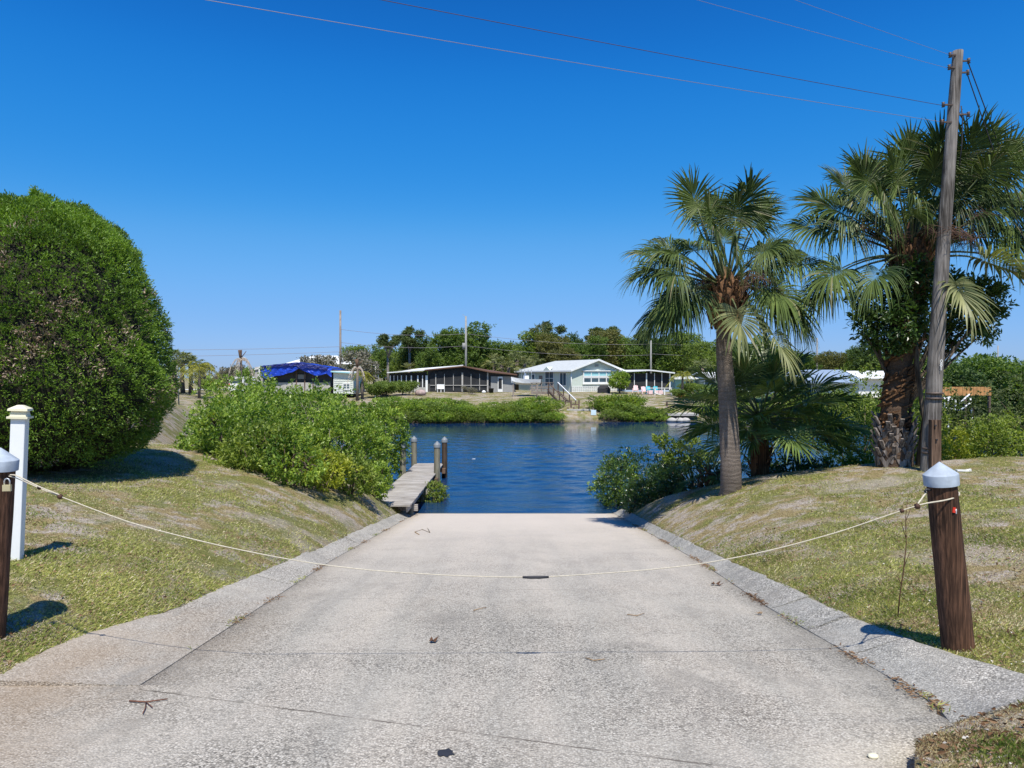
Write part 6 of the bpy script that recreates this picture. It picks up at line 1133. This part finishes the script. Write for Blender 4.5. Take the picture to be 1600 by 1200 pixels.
# far bank shrubs
pr = []
for i in range(4):
    rd = random.Random(i + 50); r = empty('bank_shrub', (0, 0, 0)); bl = [(rd.uniform(-1.3, 1.3), rd.uniform(-.5, .5), rd.uniform(.5, 1.0), rd.uniform(.6, 1.1), rd.uniform(.5, .8), rd.uniform(.4, .7)) for _ in range(6)] + [(0, 0, .55, 1.7, .8, .6)]
    V, Q = leafy(bl, 950, 6, .17, .085, i + 60, .6, .9, .7, .3); np_obj('foliage', V, Q, [L_MANG, L_PEPPER, L_MANG, L_FLIGHT][i], None, r); mb = MB(); limbs(mb, (0, 0, -.5), [b[:3] for b in bl], .04, i, 5); [mb.tube([(rd.uniform(-1.7, 1.7), -.7, -.7), (rd.uniform(-1.4, 1.4), -.3, .35)], .025, 4) for _ in range(40)]; mb.build('stem', M_BARK, r); pr.append(r)
SH = [(622, 66.6, 1.0), (648, 66.3, .95), (675, 66.4, 1.05), (702, 66.5, 1.0), (729, 66.6, .85), (755, 66.7, .85), (781, 66.8, .9), (806, 66.9, .95), (830, 67.1, 1.05), (850, 67.2, 1.0), (958, 68.6, .9), (976, 68.5, .9), (998, 68.7, .8), (1022, 68.8, .75), (628, 68.5, 1.2), (652, 67.4, 1.1), (676, 67.6, 1.25), (702, 67.5, 1.15), (728, 67.7, 1.0), (752, 67.6, .95), (776, 67.8, 1.1), (800, 68, 1.0), (824, 68.6, 1.15), (846, 68.8, 1.2),  (612, 70, 1.2), (662, 70.5, 1.0), (690, 69.5, 1.2), (716, 70, .9), (768, 70, .8), (812, 70.2, .95), (838, 70.5, 1.3), (960, 70.0, 1.2), (962, 71.2, 1.6), (975, 69.4, 1.2), (996, 69.6, .95), (1016, 69.6, .85), (1034, 69.8, .8), (968, 71.8, 1.35), (1110, 70.8, 1.2), (1135, 71, 1.3), (1185, 71.5, 1.3), (1250, 71.8, 1.2), (1310, 72, 1.3)]
us = set(); prevs = {}
names = ['below the white lean-to', 'below the dark screened porch', 'below the grey block wall', 'below the boat lift', 'below the timber landing', 'right of the small dock', 'below the raised deck', 'behind the palms']
SH.sort(); cnt = {}
for i, (px, D, k) in enumerate(SH):
    p_ = pr[i % 4]; o = p_ if p_.name not in us else copy_tree(p_); us.add(p_.name); x = xat(px, D); reg = names[0] if px < 668 else names[1] if px < 765 else names[2] if px < 806 else names[3] if px < 832 else names[4] if px < 890 else names[5] if px < 985 else names[6] if px < 1060 else names[7]
    place(o, (x, D, max(GZ(x, D), WZ + .12) - .1), random.uniform(-.3, .3), (k * .95, k, k * (.68 if D < 69 else .6)), '', 'far bank shrubs ' + reg); o['category'] = 'shrub'; row = 'waterside' if D < 69 else 'upper'; j = cnt[(row, reg)] = cnt.get((row, reg), -1) + 1; o['label'] = ORD[j] + ' ' + row + ' green shrub on the far bank ' + reg
# far palms
def far_palm(seed, nf, th, lm=L_FPALM, droop=.4):
    rd = random.Random(seed); root = empty('fan_palm', (0, 0, 0)); fr = []
    for i in range(nf): a = i * 2.4; el = rd.uniform(-.5, 1.3); fr.append(((math.cos(a) * math.cos(el), math.sin(a) * math.cos(el), math.sin(el)), .9, .85, .15, droop, rd.uniform(-.5, .5)))
    palm_crown(root, np.array((0, 0, th)), fr, lm, M_STALK, seed, nseg=15, stations=3); MB().tube([(0, 0, -.3), (.1, 0, th * .5), (0, 0, th + .1)], [.24, .2, .22], 8).build('trunk', M_PTRUNK, root); return root
fp = [far_palm(1, 22, 4.0), far_palm(2, 24, 4.0, leafmat('olive_palm_blade', (.05, .07, .025), (.11, .14, .045), (.24, .26, .1), .25, .5))]
us2 = set()
for i, (px, D, top, lab) in enumerate([(772, 108, 551, 'short fan palm behind the right end of the dark screened house'), (784, 106, 556, 'short fan palm in the row, second from the left'), (795, 104, 562, 'short fan palm directly behind the grey block wall'), (808, 108, 548, 'fan palm in the row above the boat canopy'), (820, 106, 556, 'fan palm in the row right above the boat'), (832, 110, 552, 'fan palm at the right end of the row by the pale green house'),
        (846, 128, 505, 'tall fan palm crown rising out of the treeline above the boat'), (275, 78, 545, 'dark fan palm beside the clipped hedge across the left lawn'), (286, 82, 550, 'fan palm second from the clipped hedge'), (298, 80, 556, 'fan palm left of the yellow palm'), (268, 76, 562, 'low fan palm half hidden by the clipped hedge'), (1150, 100, 556, 'fan palm above the long white roof'), (640, 106, 566, 'low fan palm behind the lean-to roof'), (1098, 100, 560, 'fan palm behind the teal house')]):
    p_ = fp[i % 2]; o = p_ if p_.name not in us2 else copy_tree(p_); us2.add(p_.name); x = xat(px, D); z0 = GZ(x, D); k = (zat(top, D) - z0) / 5.4; place(o, (x, D, z0), i * 1.3, (k * .5 + .75, k * .5 + .75, k), lab, 'fan palms across the canal'); o['category'] = 'palm tree'
def feather_palm(px, D, top, label, lm, n=14, L=1.9, dead=False, name='feather_palm', dz=None):
    x = xat(px, D); z0 = GZ(x, D); hh = zat(top, D) - z0; root = empty(name, (x, D, z0), 0, label, 'palm tree'); rd = random.Random(px); rg = np.random.default_rng(px); ch = hh - (.5 if dead else L * .55); P_ = []; D_ = []; mb = MB()
    for i in range(n):
        a = i * 2.4 + (rd.uniform(-1, 1) if dead else 0); el = rd.uniform(-.1, 1.2) if not dead else rd.uniform(.2, .8); o = np.array((math.cos(a) * math.cos(el), math.sin(a) * math.cos(el), math.sin(el))); g = np.array((0, 0, -1.)); path = []
        for u in np.linspace(0, 1, 9): p = np.array((0, 0, ch)) + o * L * u * (1 if not dead else (1.05 - .25 * u)) + g * L * (.75 if not dead else 1.35) * u * u; path.append(p)
        mb.tube([tuple(p) for p in path], [.035] * 4 + [.02] * 5, 4)
        for k in range(1, 9):
            s = unit(np.cross(o, g)); t = unit(path[k] - path[k - 1])
            for sg in (-1, 1):
                for q in (0, .5): P_.append(path[k] * (1 - q) + path[k - 1] * q); D_.append(s * sg * .9 + t * .5 + g * (.35 if not dead else 1.2))
    V, Q = leaves(np.array(P_), np.array(D_), L * (.28 if not dead else .2), .07, rg); np_obj('crown', V, Q, lm, None, root); mb.build('leaf_stalks', M_STALK if not dead else M_CEM, root)
    MB().tube([(0, 0, -.3), (.05, 0, ch)], [.17, .12], 8).build('trunk', M_PTRUNK, root)
    if dead: MB().tube([(0, 0, ch), (-.05, 0, ch + .9)], [.12, .22], 6).tube([(0, 0, ch), (.6, 0, ch + .8)], [.06, .03], 5).build('dead_spear', M_STUB, root)
L_YPALM = leafmat('yellow_palm_leaf', (.14, .16, .02), (.30, .30, .04), (.45, .42, .09), .35); L_DEADP = leafmat('bleached_dead_palm_leaf', (.30, .22, .18), (.50, .42, .35), (.66, .58, .5), .15, .8)
feather_palm(311, 74, 554, 'yellow green feathery palm on the far left lawn', L_YPALM, 16, 2.4); feather_palm(376, 74, 553, 'wilted palm with bleached drooping leaves left of the tarpaulin house', L_DEADP, 7, 1.9, True, 'wilted_palm'); feather_palm(558, 76, 567, 'dead palm with brown hanging leaves right of the white shed', L_DEADP, 7, 1.3, True, 'wilted_palm')
feather_palm(566, 78, 574, 'small yellow palm right of the white shed', L_YPALM, 12, 1.5); feather_palm(1066, 84, 573, 'yellow green palm beside the screened porch', L_YPALM, 16, 1.8)
root = empty('garden_post', on(586.5, 80), 0, 'short white post left of the dark screened house', 'post'); MB().box((0, 0, .6), (.16, .16, 1.4)).build('post_shaft', M_TRIM, root); MB().box((0, 0, 1.33), (.24, .24, .06)).build('post_cap', M_TRIM, root)
